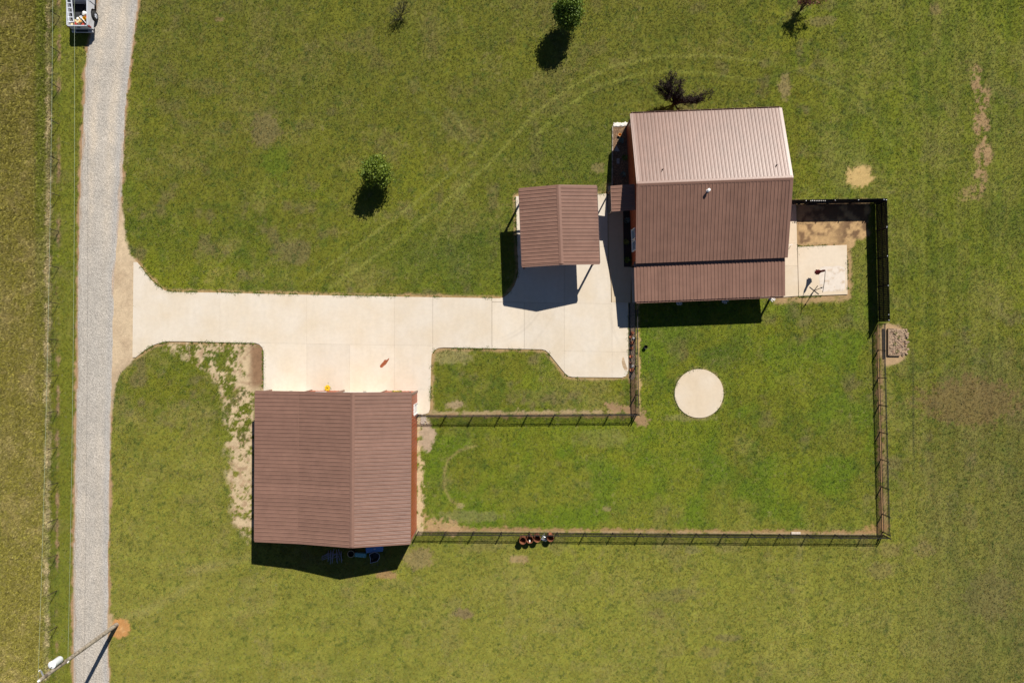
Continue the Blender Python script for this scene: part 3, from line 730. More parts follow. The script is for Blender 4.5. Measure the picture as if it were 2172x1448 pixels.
# ------------------------------------------------------------------ concrete
def concrete(name, base, stain_amt=0.0):
    m, nt, p = new_mat(name)
    N = nt.nodes; L = nt.links
    geo = N.new('ShaderNodeNewGeometry')
    oi = N.new('ShaderNodeObjectInfo')
    n0 = N.new('ShaderNodeTexNoise'); n0.inputs['Scale'].default_value = .35; n0.inputs['Detail'].default_value = 5
    n1 = N.new('ShaderNodeTexNoise'); n1.inputs['Scale'].default_value = 3.0; n1.inputs['Detail'].default_value = 8; n1.inputs['Roughness'].default_value = .65
    n2 = N.new('ShaderNodeTexNoise'); n2.inputs['Scale'].default_value = 30.0; n2.inputs['Detail'].default_value = 3
    mp = N.new('ShaderNodeMapping'); mp.inputs['Scale'].default_value = (1.0, 0.16, 1.0)
    n3 = N.new('ShaderNodeTexNoise'); n3.inputs['Scale'].default_value = 2.5; n3.inputs['Detail'].default_value = 4
    for n in (n0, n1, n2): L.new(geo.outputs['Position'], n.inputs['Vector'])
    L.new(geo.outputs['Position'], mp.inputs['Vector']); L.new(mp.outputs[0], n3.inputs['Vector'])
    mx = N.new('ShaderNodeMixRGB'); mx.inputs['Color1'].default_value = (*base, 1); mx.inputs['Color2'].default_value = (base[0] * .96, base[1] * .92, base[2] * .85, 1)
    r0 = N.new('ShaderNodeMapRange'); r0.inputs['From Min'].default_value = .38; r0.inputs['From Max'].default_value = .66
    L.new(n0.outputs['Fac'], r0.inputs['Value']); L.new(r0.outputs[0], mx.inputs['Fac'])
    def rng(sock, lo, hi, a=.3, b=.7):
        r = N.new('ShaderNodeMapRange'); r.inputs['From Min'].default_value = a; r.inputs['From Max'].default_value = b
        r.inputs['To Min'].default_value = lo; r.inputs['To Max'].default_value = hi; L.new(sock, r.inputs['Value']); return r.outputs[0]
    def mul(a, b):
        q = N.new('ShaderNodeMath'); q.operation = 'MULTIPLY'; L.new(a, q.inputs[0]); L.new(b, q.inputs[1]); return q.outputs[0]
    f = mul(mul(rng(n1.outputs['Fac'], .955, 1.04), rng(n2.outputs['Fac'], .97, 1.03)), mul(rng(n3.outputs['Fac'], .975, 1.02), rng(oi.outputs['Random'], .95, 1.03, 0, 1)))
    vm = N.new('ShaderNodeVectorMath'); vm.operation = 'SCALE'; L.new(mx.outputs[0], vm.inputs[0]); L.new(f, vm.inputs['Scale'])
    L.new(vm.outputs[0], p.inputs['Base Color'])
    if stain_amt:
        # faint curved tyre marks left by a car turning under the carport
        for (px, py, rad, k, gx, gy) in ((1025, 590, 5.76, .9, 1112, 690), (1025, 590, 5.45, .6, 1112, 690), (880, 500, 14.0, .5, 1150, 700), (1500, 640, 8.6, .6, 1300, 700)):
            q = W(px, py); gq = W(gx, gy)
            vg = N.new('ShaderNodeVectorMath'); vg.operation = 'DISTANCE'; L.new(geo.outputs['Position'], vg.inputs[0]); vg.inputs[1].default_value = (gq.x, gq.y, ZT)
            gg = N.new('ShaderNodeMapRange'); gg.inputs['From Min'].default_value = 1.2; gg.inputs['From Max'].default_value = 3.2; gg.inputs['To Min'].default_value = 1 - stain_amt * k; gg.inputs['To Max'].default_value = 1.0
            L.new(vg.outputs['Value'], gg.inputs['Value'])
            vs = N.new('ShaderNodeVectorMath'); vs.operation = 'DISTANCE'; L.new(geo.outputs['Position'], vs.inputs[0]); vs.inputs[1].default_value = (q.x, q.y, ZT)
            s1 = N.new('ShaderNodeMath'); s1.operation = 'SUBTRACT'; L.new(vs.outputs['Value'], s1.inputs[0]); s1.inputs[1].default_value = rad
            s2 = N.new('ShaderNodeMath'); s2.operation = 'ABSOLUTE'; L.new(s1.outputs[0], s2.inputs[0])
            s3 = N.new('ShaderNodeMapRange'); s3.inputs['From Min'].default_value = .04; s3.inputs['From Max'].default_value = .16; s3.inputs['To Min'].default_value = 1 - stain_amt * k; s3.inputs['To Max'].default_value = 1.0
            L.new(gg.outputs[0], s3.inputs['To Min'])
            L.new(s2.outputs[0], s3.inputs['Value'])
            f = mul(f, s3.outputs[0])
        L.new(f, vm.inputs['Scale'])
    p.inputs['Roughness'].default_value = .85; p.inputs['Specular IOR Level'].default_value = .25
    b = N.new('ShaderNodeBump'); b.inputs['Distance'].default_value = .002; L.new(n2.outputs['Fac'], b.inputs['Height']); L.new(b.outputs[0], p.inputs['Normal'])
    return m
ZT = 0.05   # top of slabs
M['conc'] = concrete('driveway_concrete', (0.570, 0.502, 0.413), .09)
M['conc_tan'] = concrete('tan_sidewalk_concrete', (0.50, 0.405, 0.285))
M['conc_pale'] = concrete('patio_concrete', (0.57, 0.48, 0.37))
ZT = 0.05   # top of slabs

def slab(outline, x0=-9e3, x1=9e3, y0=-9e3, y1=9e3, gap=0.09, zt=ZT, mat='conc', parent=None, slope=0.0155, name='concrete_slab', gl=None):
    """the piece of a poured outline that lies between saw joints (pixels)"""
    bm = bmesh.new()
    vs = [bm.verts.new((W(px, py).x, W(px, py).y, 0)) for px, py in outline]
    bm.faces.new(vs)
    def cut(pt, nrm):
        g = bm.verts[:] + bm.edges[:] + bm.faces[:]
        bmesh.ops.bisect_plane(bm, geom=g, plane_co=pt, plane_no=nrm, clear_outer=True)
    gm = gap / S
    if x1 < 8e3: cut((W(x1, 0).x - gm, 0, 0), (1, 0, 0))
    if x0 > -8e3: cut((W(x0, 0).x + gm, 0, 0), (-1, 0, 0))
    nn = Vector((slope, 1, 0)).normalized()
    if y1 < 8e3: cut(W(1050, y1) + nn * gm, -nn)
    if y0 > -8e3: cut(W(1050, y0) - nn * gm, nn)
    fs = bm.faces[:]
    if not fs: bm.free(); return None
    for f in fs:
        if f.normal.z < 0: f.normal_flip()
    r = bmesh.ops.extrude_face_region(bm, geom=fs)
    for v in r['geom']:
        if isinstance(v, bmesh.types.BMVert): v.co.z = zt
    for v in bm.verts:
        if v.co.z < zt - 1e-6: v.co.z = -0.12
    te = [e for e in bm.edges if all(v.co.z > zt - 1e-6 for v in e.verts) and any(abs(f.normal.z) < .5 for f in e.link_faces)]
    bmesh.ops.recalc_face_normals(bm, faces=bm.faces[:])
    c = Vector((0, 0, 0))
    me = bpy.data.meshes.new(name); bm.to_mesh(me); bm.free()
    return link_mesh(name, me, M[mat], parent)

drive = empty('driveway', (0, 0, 0)); tag(drive, 'pale concrete driveway and apron', kind='structure')
for (a, b, c_, d) in [(-9e3, 467, -9e3, 9e3), (467, 651, -9e3, 735), (651, 836.5, -9e3, 735), (836.5, 918, -9e3, 735), (918, 1043.5, -9e3, 9e3),
                      (467, 651, 735, 9e3), (651, 742, 735, 9e3), (742, 836.5, 735, 9e3), (836.5, 918, 735, 828), (836.5, 918, 828, 9e3),
                      (1043.5, 1112, 640.5, 9e3), (1112, 1197, 640.5, 9e3), (1197, 1298, 640.5, 742), (1298, 9e3, 640.5, 742), (1197, 1298, 742, 9e3), (1298, 9e3, 742, 9e3),
                      (1043.5, 1197, 520, 640.5), (1197, 9e3, 520, 640.5), (1043.5, 1197, -9e3, 520), (1197, 9e3, -9e3, 520)]:
    slab(DRIVE, a, b, c_, d, parent=drive, gap=(0.30 if 1043.5 in (a, b) else 0.09))
walk = empty('sidewalk', (0, 0, 0)); tag(walk, 'tan concrete sidewalk along the front wall of the house', kind='structure')
for (c_, d) in [(-9e3, 452), (452, 512), (512, 567), (567, 9e3)]:
    slab(SIDEWALK, y0=c_, y1=d, parent=walk, zt=ZT + .01, mat='conc_tan')
walk = empty('path', (0, 0, 0)); tag(walk, 'narrow concrete path along the east wall of the house', kind='structure')
for (c_, d) in [(-9e3, 445), (445, 506), (506, 554), (554, 9e3)]:
    slab(EASTWALK, y0=c_, y1=d, parent=walk, zt=ZT + .01, mat='conc_pale')
patio = slab(PATIO, zt=ZT + .015, mat='conc_pale', name='patio'); tag(patio, 'square concrete patio beside the house', kind='structure')
pad_o = [(1482.6 + 51.5 * math.cos(t / 64 * 2 * math.pi) * (1 + .010 * random.random()), 834 + 51.5 * math.sin(t / 64 * 2 * math.pi) * (1 + .010 * random.random())) for t in range(64)]
pad = slab(pad_o, zt=ZT + .01, mat='conc_pale', name='round_pad'); tag(pad, 'round concrete pad in the middle of the back lawn', kind='structure')

def flat_patch(name, pts, z, mat, label, cat=None, kind=None, parent=None, th=0.002):
    mb = MB(); mb.prism([(W(a, b).x, W(a, b).y) for a, b in pts], z - th, z)
    o = mb.build(name, mat, parent)
    if label: tag(o, label, cat, kind=kind)
    return o
def zpt(u, v): return (790 + u / 28.96, 745 + v / 28.96)
flat_patch('rust_stain', [zpt(*q) for q in [(470, 880), (520, 800), (600, 710), (680, 630), (735, 530), (800, 505), (845, 530), (900, 510), (950, 470), (990, 425), (1030, 420), (1040, 455), (1000, 540), (930, 650), (880, 730), (830, 800), (760, 850), (690, 910), (620, 975), (550, 1005), (490, 980), (465, 930)]],
           ZT + .004, M['stain'], 'rust brown teardrop shaped stain on the driveway', 'stain')
M['stain_tan'] = noisy('tan_mud_stain', (0.36, 0.25, 0.15), rough=.9, amp=.3, scale=8, second=(0.46, 0.36, 0.25), sec_scale=5)
flat_patch('mud_stain', [(1320, 757), (1323, 757), (1325, 766), (1328, 774), (1331, 781), (1330, 786), (1326, 786), (1321, 778), (1318.5, 768)], ZT + .004, M['stain_tan'], 'pale brown mud stain at the corner of the driveway', 'stain')
M['residue'] = noisy('pale_residue', (0.575, 0.50, 0.42), rough=.8, amp=.07, scale=3, second=(0.46, 0.36, 0.26), sec_scale=2.2, sec_lo=.52, sec_hi=.66)
rp = []
for k in range(40):
    t = k / 40 * 2 * math.pi; ct, st_ = math.cos(t), math.sin(t)
    rp.append((1765 + 27.5 * (abs(ct) ** .35) * (1 if ct > 0 else -1) + random.uniform(-.8, .8), 591.5 + 27 * (abs(st_) ** .35) * (1 if st_ > 0 else -1) + random.uniform(-.8, .8)))
flat_patch('bleached_mark', rp, ZT + .019, M['residue'], 'rounded square bleached mark on the patio', 'stain')

# ------------------------------------------------------------------ ribbed steel panels
def rib_profile(w, n_rib=3, rh=0.040, minor=True):
    """(u, height) outline across one sheet"""
    P = [(0, 0)]
    step = w / n_rib
    for k in range(n_rib):
        c = step * (k + .5)
        if minor:
            P += [(c - step * .37, 0), (c - step * .32, .009), (c - step * .27, 0)]
        P += [(c - .050, 0), (c - .014, rh), (c + .014, rh), (c + .050, 0)]
        if minor:
            P += [(c + step * .27, 0), (c + step * .32, .009), (c + step * .37, 0)]
    P.append((w, 0))
    return P

def sheet_mesh(name, w, L0, L1=None, minor=True, rh=0.040, n_rib=3, th=0.006):
    """ribbed sheet: u across 0..w, v from 0 up to a length that may run from L0 to L1"""
    if L1 is None: L1 = L0
    P = rib_profile(w, n_rib, rh, minor)
    vs = []; fs = []
    for (u, h) in P:
        L_ = L0 + (L1 - L0) * u / w
        vs += [(u, 0, h), (u, L_, h), (u, 0, -th), (u, L_, -th)]
    n = len(P)
    for i in range(n - 1):
        a = 4 * i; b = 4 * (i + 1)
        fs += [(a, b, b + 1, a + 1), (a, a + 2, b + 2, b), (a + 1, b + 1, b + 3, a + 3)]
    fs.append((2, 3, 4 * (n - 1) + 3, 4 * (n - 1) + 2))
    fs += [(0, 1, 3, 2), (4 * (n - 1), 4 * (n - 1) + 2, 4 * (n - 1) + 3, 4 * (n - 1) + 1)]
    me = bpy.data.meshes.new(name); me.from_pydata(vs, [], fs); me.update()
    return me

def basis(o, eu, ev, en):
    m = Matrix.Identity(4)
    for i in range(3):
        m[i][0] = eu[i]; m[i][1] = ev[i]; m[i][2] = en[i]; m[i][3] = o[i]
    return m

def roof_slope(parent, E0, E1, R0, mat, n=None, name='roof_panel', minor=True):
    """sheets side by side along the eave E0->E1, running up towards R0 (above E0)"""
    E0 = Vector(E0); E1 = Vector(E1); R0 = Vector(R0)
    eu = (E1 - E0).normalized(); ev = (R0 - E0).normalized(); en = eu.cross(ev).normalized()
    if en.z < 0:
        return roof_slope(parent, E1, E0, R0 + (E1 - E0), mat, n, name, minor)
    tot = (E1 - E0).length; Ls = (R0 - E0).length
    n = n or round(tot / 0.9144)
    w = tot / n
    me = sheet_mesh(name, w - 0.004, Ls, minor=minor)
    me.materials.append(mat)
    for k in range(n):
        o = bpy.data.objects.new(name, me); COL.objects.link(o); o.parent = parent
        o.matrix_local = basis(E0 + eu * (w * k + .002), eu, ev, en)

def wall_run(parent, A, B, zb, ztopA, ztopB, out, mat, ridge_t=None, z_r=None, holes=(), name='wall_panel', kink=None):
    """vertical ribbed sheets from A to B (xy), outside towards `out`; top follows eaves / gable; holes: (s0, s1, z0, z1) along the wall"""
    A = Vector((*A, 0)); B = Vector((*B, 0)); L_ = (B - A).length
    eu = (B - A).normalized(); en = Vector((*out, 0))
    ev = Vector((0, 0, 1))
    if eu.cross(ev).dot(en) < 0:
        A, B = B, A; eu = -eu; ztopA, ztopB = ztopB, ztopA
        if ridge_t is not None: ridge_t = 1 - ridge_t
        if kink is not None: kink = [(1 - t, z) for t, z in kink][::-1]
        holes = [(L_ - h[1], L_ - h[0], h[2], h[3]) for h in holes]
    n = max(1, round(L_ / 0.9144)); w = L_ / n
    prof = [(0, ztopA)]
    if kink: prof += kink
    if ridge_t is not None: prof += [(ridge_t, z_r)]
    prof = sorted(prof + [(1, ztopB)])
    def zt(s): return float(np.interp(s / L_, [p[0] for p in prof], [p[1] for p in prof]))
    cache = {}
    for k in range(n):
        s0, s1 = w * k, w * (k + 1)
        segs = [(s0, s1, zb, None)]
        for h in holes:
            ns = []
            for (a, b, z0, z1) in segs:
                if h[1] <= a or h[0] >= b: ns.append((a, b, z0, z1)); continue
                if h[0] > a + .03: ns.append((a, h[0], z0, z1))
                if h[1] < b - .03: ns.append((h[1], b, z0, z1))
                ia, ib = max(a, h[0]), min(b, h[1])
                if z1 is None or z1 > h[3]: ns.append((ia, ib, max(z0, h[3]), z1))
                if z0 < h[2] - .05: ns.append((ia, ib, z0, h[2]))
            segs = ns
        for (a, b, z0, z1) in segs:
            if z1 is None: l0, l1 = zt(a) - z0, zt(b) - z0
            else: l0 = l1 = z1 - z0
            if min(l0, l1) < .02: continue
            ww = b - a - .003
            key = (round(ww, 3), round(l0, 3), round(l1, 3))
            if key not in cache:
                me = sheet_mesh(name, ww, l0, l1, minor=False, rh=.02, n_rib=max(1, round(ww / .305)))
                me.materials.append(mat); cache[key] = me
            o = bpy.data.objects.new(name, cache[key]); COL.objects.link(o); o.parent = parent
            o.matrix_local = basis(A + eu * a + Vector((0, 0, z0)), eu, ev, eu.cross(ev))

def cap(parent, A, B, dA, dB, w, name, mat, th=.035, lift=.03):
    """folded ridge flashing along A->B, wings going down along dA and dB"""
    A = Vector(A); B = Vector(B); dA = Vector(dA).normalized(); dB = Vector(dB).normalized()
    up = Vector((0, 0, lift)); bm = bmesh.new(); rows = []
    for P in (A, B):
        rows.append([bm.verts.new(P + up + dA * w), bm.verts.new(P + up + Vector((0, 0, .015)) + dA * .02), bm.verts.new(P + up + Vector((0, 0, .015)) + dB * .02), bm.verts.new(P + up + dB * w),
                     bm.verts.new(P + up + dB * w - Vector((0, 0, th))), bm.verts.new(P + up - Vector((0, 0, th))), bm.verts.new(P + up + dA * w - Vector((0, 0, th)))])
    for i in range(7):
        j = (i + 1) % 7
        bm.faces.new((rows[0][i], rows[0][j], rows[1][j], rows[1][i]))
    bm.faces.new(rows[0]); bm.faces.new(rows[1])
    bmesh.ops.recalc_face_normals(bm, faces=bm.faces[:])
    me = bpy.data.meshes.new(name); bm.to_mesh(me); bm.free()
    return link_mesh(name, me, mat, parent)

def window(parent, c, out, w, h, name='window'):
    """framed window with a mullion; c centre, out unit normal (local)"""
    c = Vector(c); out = Vector((*out, 0)); eu = Vector((-out.y, out.x, 0))
    f = MB(); t = .07
    for s in (-1, 1):
        f.box(c + eu * s * (w / 2 - t / 2), (abs(eu.x) * t + abs(out.x) * .09, abs(eu.y) * t + abs(out.y) * .09, h))
        f.box(c + Vector((0, 0, s * (h / 2 - t / 2))), (abs(eu.x) * (w - 2 * t) + abs(out.x) * .09, abs(eu.y) * (w - 2 * t) + abs(out.y) * .09, t))
    f.box(c, (abs(eu.x) * (w - 2 * t) + abs(out.x) * .06, abs(eu.y) * (w - 2 * t) + abs(out.y) * .06, .04))
    fo = f.build(name, M['white'], parent)
    g = MB(); g.box(c - out * .02, (abs(eu.x) * (w - 2 * t) + abs(out.x) * .012, abs(eu.y) * (w - 2 * t) + abs(out.y) * .012, h - 2 * t)); g.build('pane', M['glass'], fo)
    s_ = MB(); s_.box(c + out * .05 - Vector((0, 0, h / 2 + .02)), (abs(eu.x) * (w + .06) + abs(out.x) * .10, abs(eu.y) * (w + .06) + abs(out.y) * .10, .035)); s_.build('sill', M['white'], fo)
    return fo

def door(parent, c, out, w, h, mat):
    c = Vector(c); out = Vector((*out, 0)); eu = Vector((-out.y, out.x, 0))
    def dim(a, d, hh): return (abs(eu.x) * a + abs(out.x) * d, abs(eu.y) * a + abs(out.y) * d, hh)
    b = MB(); b.box(c, dim(w, .05, h), bev=.006); d = b.build('door', mat, parent)
    f = MB()
    for s in (-1, 1): f.box(c + eu * s * (w / 2 + .045) + out * .03, dim(.085, .12, h + .09))
    f.box(c + Vector((0, 0, h / 2 + .05)) + out * .03, dim(w, .12, .085)); f.build('door_frame', M['white'], d)
    k = MB(); k.box(c + eu * (w * .4) + out * .06, dim(.05, .07, .05), bev=.01); k.build('handle', M['grey_metal'], d)
    p_ = MB()
    for zz in (-.45, .42): p_.box(c + Vector((0, 0, zz)) + out * .028, dim(w * .62, .012, .62 if zz < 0 else .7), bev=.004)
    p_.build('door_panel', mat, d)
    return d

# ================================================================== WORKSHOP
def build_shop():
    R = empty('workshop', (-12.88, -10.37, 0), -0.005, 'large brown roofed workshop with rust red walls and two white garage doors', 'workshop')
    D = 12.33; y0, y1 = -D / 2, D / 2
    zr, ze, zk, zl = 5.00, 3.93, 3.94, 3.46
    xe, xk, xl = 4.57, -4.68, -8.42
    rf = M['roof']
    roof_slope(R, (xe, y0, ze), (xe, y1, ze), (0, y0, zr), rf)
    roof_slope(R, (xk, y0, zk), (xk, y1, zk), (0, y0, zr), rf)
    roof_slope(R, (xl, y0, zl), (xl, y1, zl), (xk, y0, zk - .004), rf)
    cap(R, (0, y0 - .02, zr), (0, y1 + .02, zr), (xe, 0, ze - zr), (xk, 0, zk - zr), .19, 'ridge_cap', M['trim'])
    # joint flashing where the lean-to roof starts
    b = MB(); b.box((xk, 0, zk + .012), (.05, D, .03)); b.build('roof_flashing', M['trim'], R)
    # rake trim along the gable edges
    for y in (y0, y1):
        for (xa, za, xb, zb_) in ((xe, ze, 0, zr), (0, zr, xk, zk), (xk, zk, xl, zl)):
            b = MB(); s = 1 if y > 0 else -1
            b.bar((xa, y + s * .02, za - .035), (xb, y + s * .02, zb_ - .035), .05, .15); b.build('rake_trim', M['trim'], R)
    for (x, z) in ((xe + .02, ze - .05), (xl - .02, zl - .05)):
        b = MB(); b.box((x, 0, z), (.04, D, .11)); b.build('eave_trim', M['trim'], R)
    # walls
    wx0, wx1 = xl + .05, xe - .04; wy0, wy1 = y0 + .06, y1 - .12
    # wall centre line helpers in plan: pixel -> local x
    def lx(px): return (px - 1086) / S + 12.88
    g1 = (lx(577) - wx0, lx(660) - wx0, -1, 2.75); g2 = (lx(730.7) - wx0, lx(818) - wx0, -1, 3.05)
    LN = wx1 - wx0
    rt = (0 - wx0) / LN
    kn = [((xk - wx0) / LN, zk - .06)]
    wall_run(R, (wx0, wy1), (wx1, wy1), ZT, zl - .03, ze - .05, (0, 1), M['siding'], ridge_t=rt, z_r=zr - .07, kink=kn, holes=[g1, g2])
    wall_run(R, (wx0, wy0), (wx1, wy0), 0, zl - .03, ze - .05, (0, -1), M['siding'], ridge_t=rt, z_r=zr - .07, kink=kn)
    yd0 = (724 - 875.7) / S + 10.37; yd1 = (724 - 852) / S + 10.37
    wall_run(R, (wx1, wy0), (wx1, wy1), 0, ze - .05, ze - .05, (1, 0), M['siding'], holes=[(yd0 - wy0, yd1 - wy0, -1, 2.12)])
    wall_run(R, (wx0, wy0), (wx0, wy1), 0, zl - .03, zl - .03, (-1, 0), M['siding'])
    for (x, y) in ((wx0, wy0), (wx1, wy0), (wx0, wy1), (wx1, wy1)):
        b = MB(); zz = ze - .08 if x > 0 else zl - .06
        b.box((x, y, zz / 2), (.12, .12, zz)); b.build('corner_trim', M['trim'], R)
    b = MB(); b.prism([(wx0 + .02, wy0 + .02), (wx1 - .02, wy0 + .02), (wx1 - .02, wy1 - .6), (wx0 + .02, wy1 - .6)], -.05, .04); b.build('floor', M['conc_tan'], R)
    # garage doors, each of horizontal sections
    for (a, b_, z0, zt_) in (g1, g2):
        x0 = wx0 + a; x1 = wx0 + b_; top = zt_
        hd = empty('garage_door'); hd.parent = R; hd.location = ((x0 + x1) / 2, wy1 - .10, ZT)
        ns = 5; hh = (top - ZT) / ns
        me = MB().box((0, 0, hh / 2), (x1 - x0 - .02, .05, hh - .012), bev=.008).mesh('door_section')
        me.materials.append(M['doorwhite'])
        for k in range(ns):
            o = bpy.data.objects.new('door_section', me); COL.objects.link(o); o.parent = hd; o.location = (0, 0, hh * k)
        f = MB()
        f.box((x0 - (x0 + x1) / 2 - .05, .11, (top - ZT) / 2), (.1, .14, top - ZT)); f.box((x1 - (x0 + x1) / 2 + .05, .11, (top - ZT) / 2), (.1, .14, top - ZT))
        f.box((0, .11, top - ZT + .05), (x1 - x0 + .2, .14, .1)); f.build('door_jamb', M['trim'], hd)
        k = MB(); k.box((.0, .05, .25), (.25, .05, .04)); k.build('handle', M['dark_plastic'], hd)
    door(R, (wx1 - .03, (yd0 + yd1) / 2, ZT + 1.02), (1, 0), yd1 - yd0 - .17, 2.04, M['white'])
    # sign between the doors
    xm = (lx(660) + lx(730.7)) / 2
    b = MB(); b.box((xm - .1, wy1 + .045, 1.9), (.95, .02, .35)); b.build('sign_board', M['white'], R)
    b = MB(); b.box((wx1 - .3, wy1 + .08, 2.35), (.16, .1, .24), bev=.02); b.build('wall_lamp', M['dark_plastic'], R)
    return R, wx1, wy1
shop, swx1, swy1 = build_shop()

# ================================================================== HOUSE
def build_house():
    R = empty('house', (16.43, 12.99, 0), 0.039, 'brown metal roofed house with rust red siding and a covered back porch', 'house')
    w, d = 12.50, 12.50; x0, x1 = -w / 2, w / 2; y0, y1 = -d / 2, d / 2
    ze, zr = 3.02, 4.76
    rf = M['roof']
    roof_slope(R, (x0, y1, ze), (x1, y1, ze), (x0, 0, zr), rf)
    roof_slope(R, (x0, y0, ze), (x1, y0, ze), (x0, 0, zr), rf)
    cap(R, (x0 - .03, 0, zr), (x1 + .03, 0, zr), (0, 1, (ze - zr) / (d / 2)), (0, -1, (ze - zr) / (d / 2)), .20, 'ridge_cap', M['trim'])
    for x in (x0, x1):
        s = 1 if x > 0 else -1
        for y in (y0, y1):
            b = MB(); b.bar((x + s * .02, y, ze - .02), (x + s * .02, 0, zr - .02), .05, .16); b.build('rake_trim', M['trim'], R)
            b = MB(); b.bar((x - s * .10, y, ze + .012), (x - s * .10, 0, zr + .012), .035, .19); b.build('rake_flashing', M['trim'], R)
    # gutter with hangers on the far eave
    def gutter(xa, xb, y, z, s, hang):
        b = MB(); bm = b.bm
        pr = [(0, 0), (0, -.10), (s * .11, -.10), (s * .13, -.005), (s * .12, -.005), (s * .10, -.09), (s * .012, -.09), (s * .012, 0)]
        rows = [[bm.verts.new((x, y + p[0], z + p[1])) for p in pr] for x in (xa, xb)]
        for i in range(8):
            j = (i + 1) % 8; bm.faces.new((rows[0][i], rows[0][j], rows[1][j], rows[1][i]))
        bm.faces.new(rows[0]); bm.faces.new(rows[1])
        g = b.build('gutter', M['trim'], R)
        n = int((xb - xa) / hang)
        me = MB().box((0, s * .06, .0), (.03, .14, .012)).mesh('gutter_hanger'); me.materials.append(M['trim'])
        for k in range(n + 1):
            o = bpy.data.objects.new('gutter_hanger', me); COL.objects.link(o); o.parent = g; o.location = (xa + .1 + k * (xb - xa - .2) / n, y, z + .004)
    gutter(x0, x1, y1 + .01, ze - .01, 1, .92)
    # porch roof
    px0, px1 = x0 - .10, x1 - .10
    py0, py1 = -9.40, y0 + .20; pz0, pz1 = 2.45, 2.74
    roof_slope(R, (px0, py0, pz0), (px1, py0, pz0), (px0, py1, pz1), rf)
    gutter(px0, px1, py0 - .01, pz0 - .01, -1, .92)
    for x in (px0, px1):
        s = 1 if x > 0 else -1
        b = MB(); b.bar((x + s * .02, py0, pz0 - .02), (x + s * .02, py1, pz1 - .02), .045, .14); b.build('rake_trim', M['trim'], R)
    b = MB(); b.box(((px0 + px1) / 2, py0 + .16, pz0 - .14), (px1 - px0 - .1, .14, .2)); b.build('porch_beam', M['postwood'], R)
    b = MB(); b.box((-.02, (py0 + y0) / 2 - .0, ZT / 2 - .05), (12.42, 3.05, .22)); b.build('porch_slab', M['conc_pale'], R)
    # wall
    wx0, wx1, wy0, wy1 = x0 + .12, x1 - .12, y0 + .12, y1 - .14
    # windows of the west wall, measured in plan
    def ly(py, h): 
        k = (1 - h / H) / S; X = 10.33; Y = (724 - py) * k
        dx, dy = X - 16.43, Y - 12.99
        return -math.sin(.039) * dx + math.cos(.039) * dy
    a1, b1 = ly(510.5, .95), ly(487.5, .95); a2, b2 = ly(534.3, .95), ly(512.3, .95)
    dw = (ly(440, .5), ly(417, .5))
    holesW = [(a1 - wy0, b1 - wy0, .95, 2.25), (a2 - wy0, b2 - wy0, .95, 2.25), (dw[0] - wy0, dw[1] - wy0, -1, 2.2)]
    wall_run(R, (wx0, wy0), (wx0, wy1), 0, ze - .05, ze - .05, (-1, 0), M['siding'], ridge_t=.5, z_r=zr - .09, holes=holesW)
    wall_run(R, (wx1, wy0), (wx1, wy1), 0, ze - .05, ze - .05, (1, 0), M['siding'], ridge_t=.5, z_r=zr - .09, holes=[(4.0, 5.0, -1, 2.2)])
    wall_run(R, (wx0, wy1), (wx1, wy1), 0, ze - .05, ze - .05, (0, 1), M['siding'], holes=[(2.4, 3.6, 1.0, 2.2), (8.6, 9.8, 1.0, 2.2)])
    wall_run(R, (wx0, wy0), (wx1, wy0), 0, ze - .05, ze - .05, (0, -1), M['siding'], holes=[(3.0, 4.4, .9, 2.2), (7.4, 8.4, -1, 2.2)])
    for (x, y) in ((wx0, wy0), (wx1, wy0), (wx0, wy1), (wx1, wy1)):
        b = MB(); b.box((x, y, (ze - .08) / 2), (.12, .12, ze - .08)); b.build('corner_trim', M['darktrim'], R)
    for (a, b_) in ((a1, b1), (a2, b2)):
        window(R, (wx0 - .03, (a + b_) / 2, 1.6), (-1, 0), b_ - a, 1.3)
    door(R, (wx0 + .02, sum(dw) / 2, 1.08), (-1, 0), dw[1] - dw[0] - .18, 2.04, M['darktrim'])
    door(R, (wx1 - .02, wy0 + 4.5, 1.08), (1, 0), .82, 2.04, M['white'])
    for x in (3.0, 9.2): window(R, (wx0 + x, wy1 + .03, 1.6), (0, 1), 1.2, 1.2)
    window(R, (wx0 + 3.7, wy0 - .03, 1.55), (0, -1), 1.4, 1.3)
    door(R, (wx0 + 7.9, wy0 + .02, 1.08), (0, -1), .82, 2.04, M['white'])
    # porch posts
    def loc(px, py, h=0):
        v = W(px, py, h) - Vector((16.43, 12.99, 0)); c, s = math.cos(-.039), math.sin(-.039)
        return (v.x * c - v.y * s, v.x * s + v.y * c)
    for (px, py) in ((1351, 643), (1441, 640), (1538, 636.5), (1636.5, 632)):
        lx, ly_ = loc(px, py)
        b = MB(); b.box((lx, -9.22, 1.15), (.15, .15, 2.3), bev=.01); b.build('porch_post', M['postwood'], R)
    # entry canopy on the west wall with its own posts
    ca = Vector((*loc(1296, 396, 2.4), 2.42)); cb = Vector((*loc(1297.7, 447.5, 2.4), 2.42))
    cx = (ca.x + cb.x) / 2
    roof_slope(R, (cx, cb.y, 2.42), (cx, ca.y, 2.42), (wx0 - .02, cb.y, 2.78), rf, n=2, name='canopy_panel')
    for y in (ca.y, cb.y):
        b = MB(); b.bar((cx, y, 2.40), (wx0 - .02, y, 2.76), .05, .12); b.build('canopy_trim', M['trim'], R)
    b = MB(); b.box((cx - .015, (ca.y + cb.y) / 2, 2.38), (.04, ca.y - cb.y + .05, .12)); b.build('canopy_trim', M['trim'], R)
    for y in (ca.y - .12, cb.y + .10):
        b = MB(); b.box((cx + .10, y, 1.2), (.09, .09, 2.36)); b.build('canopy_post', M['trim'], R)
    # roof pipes
    sl = (zr - ze) / (d / 2)
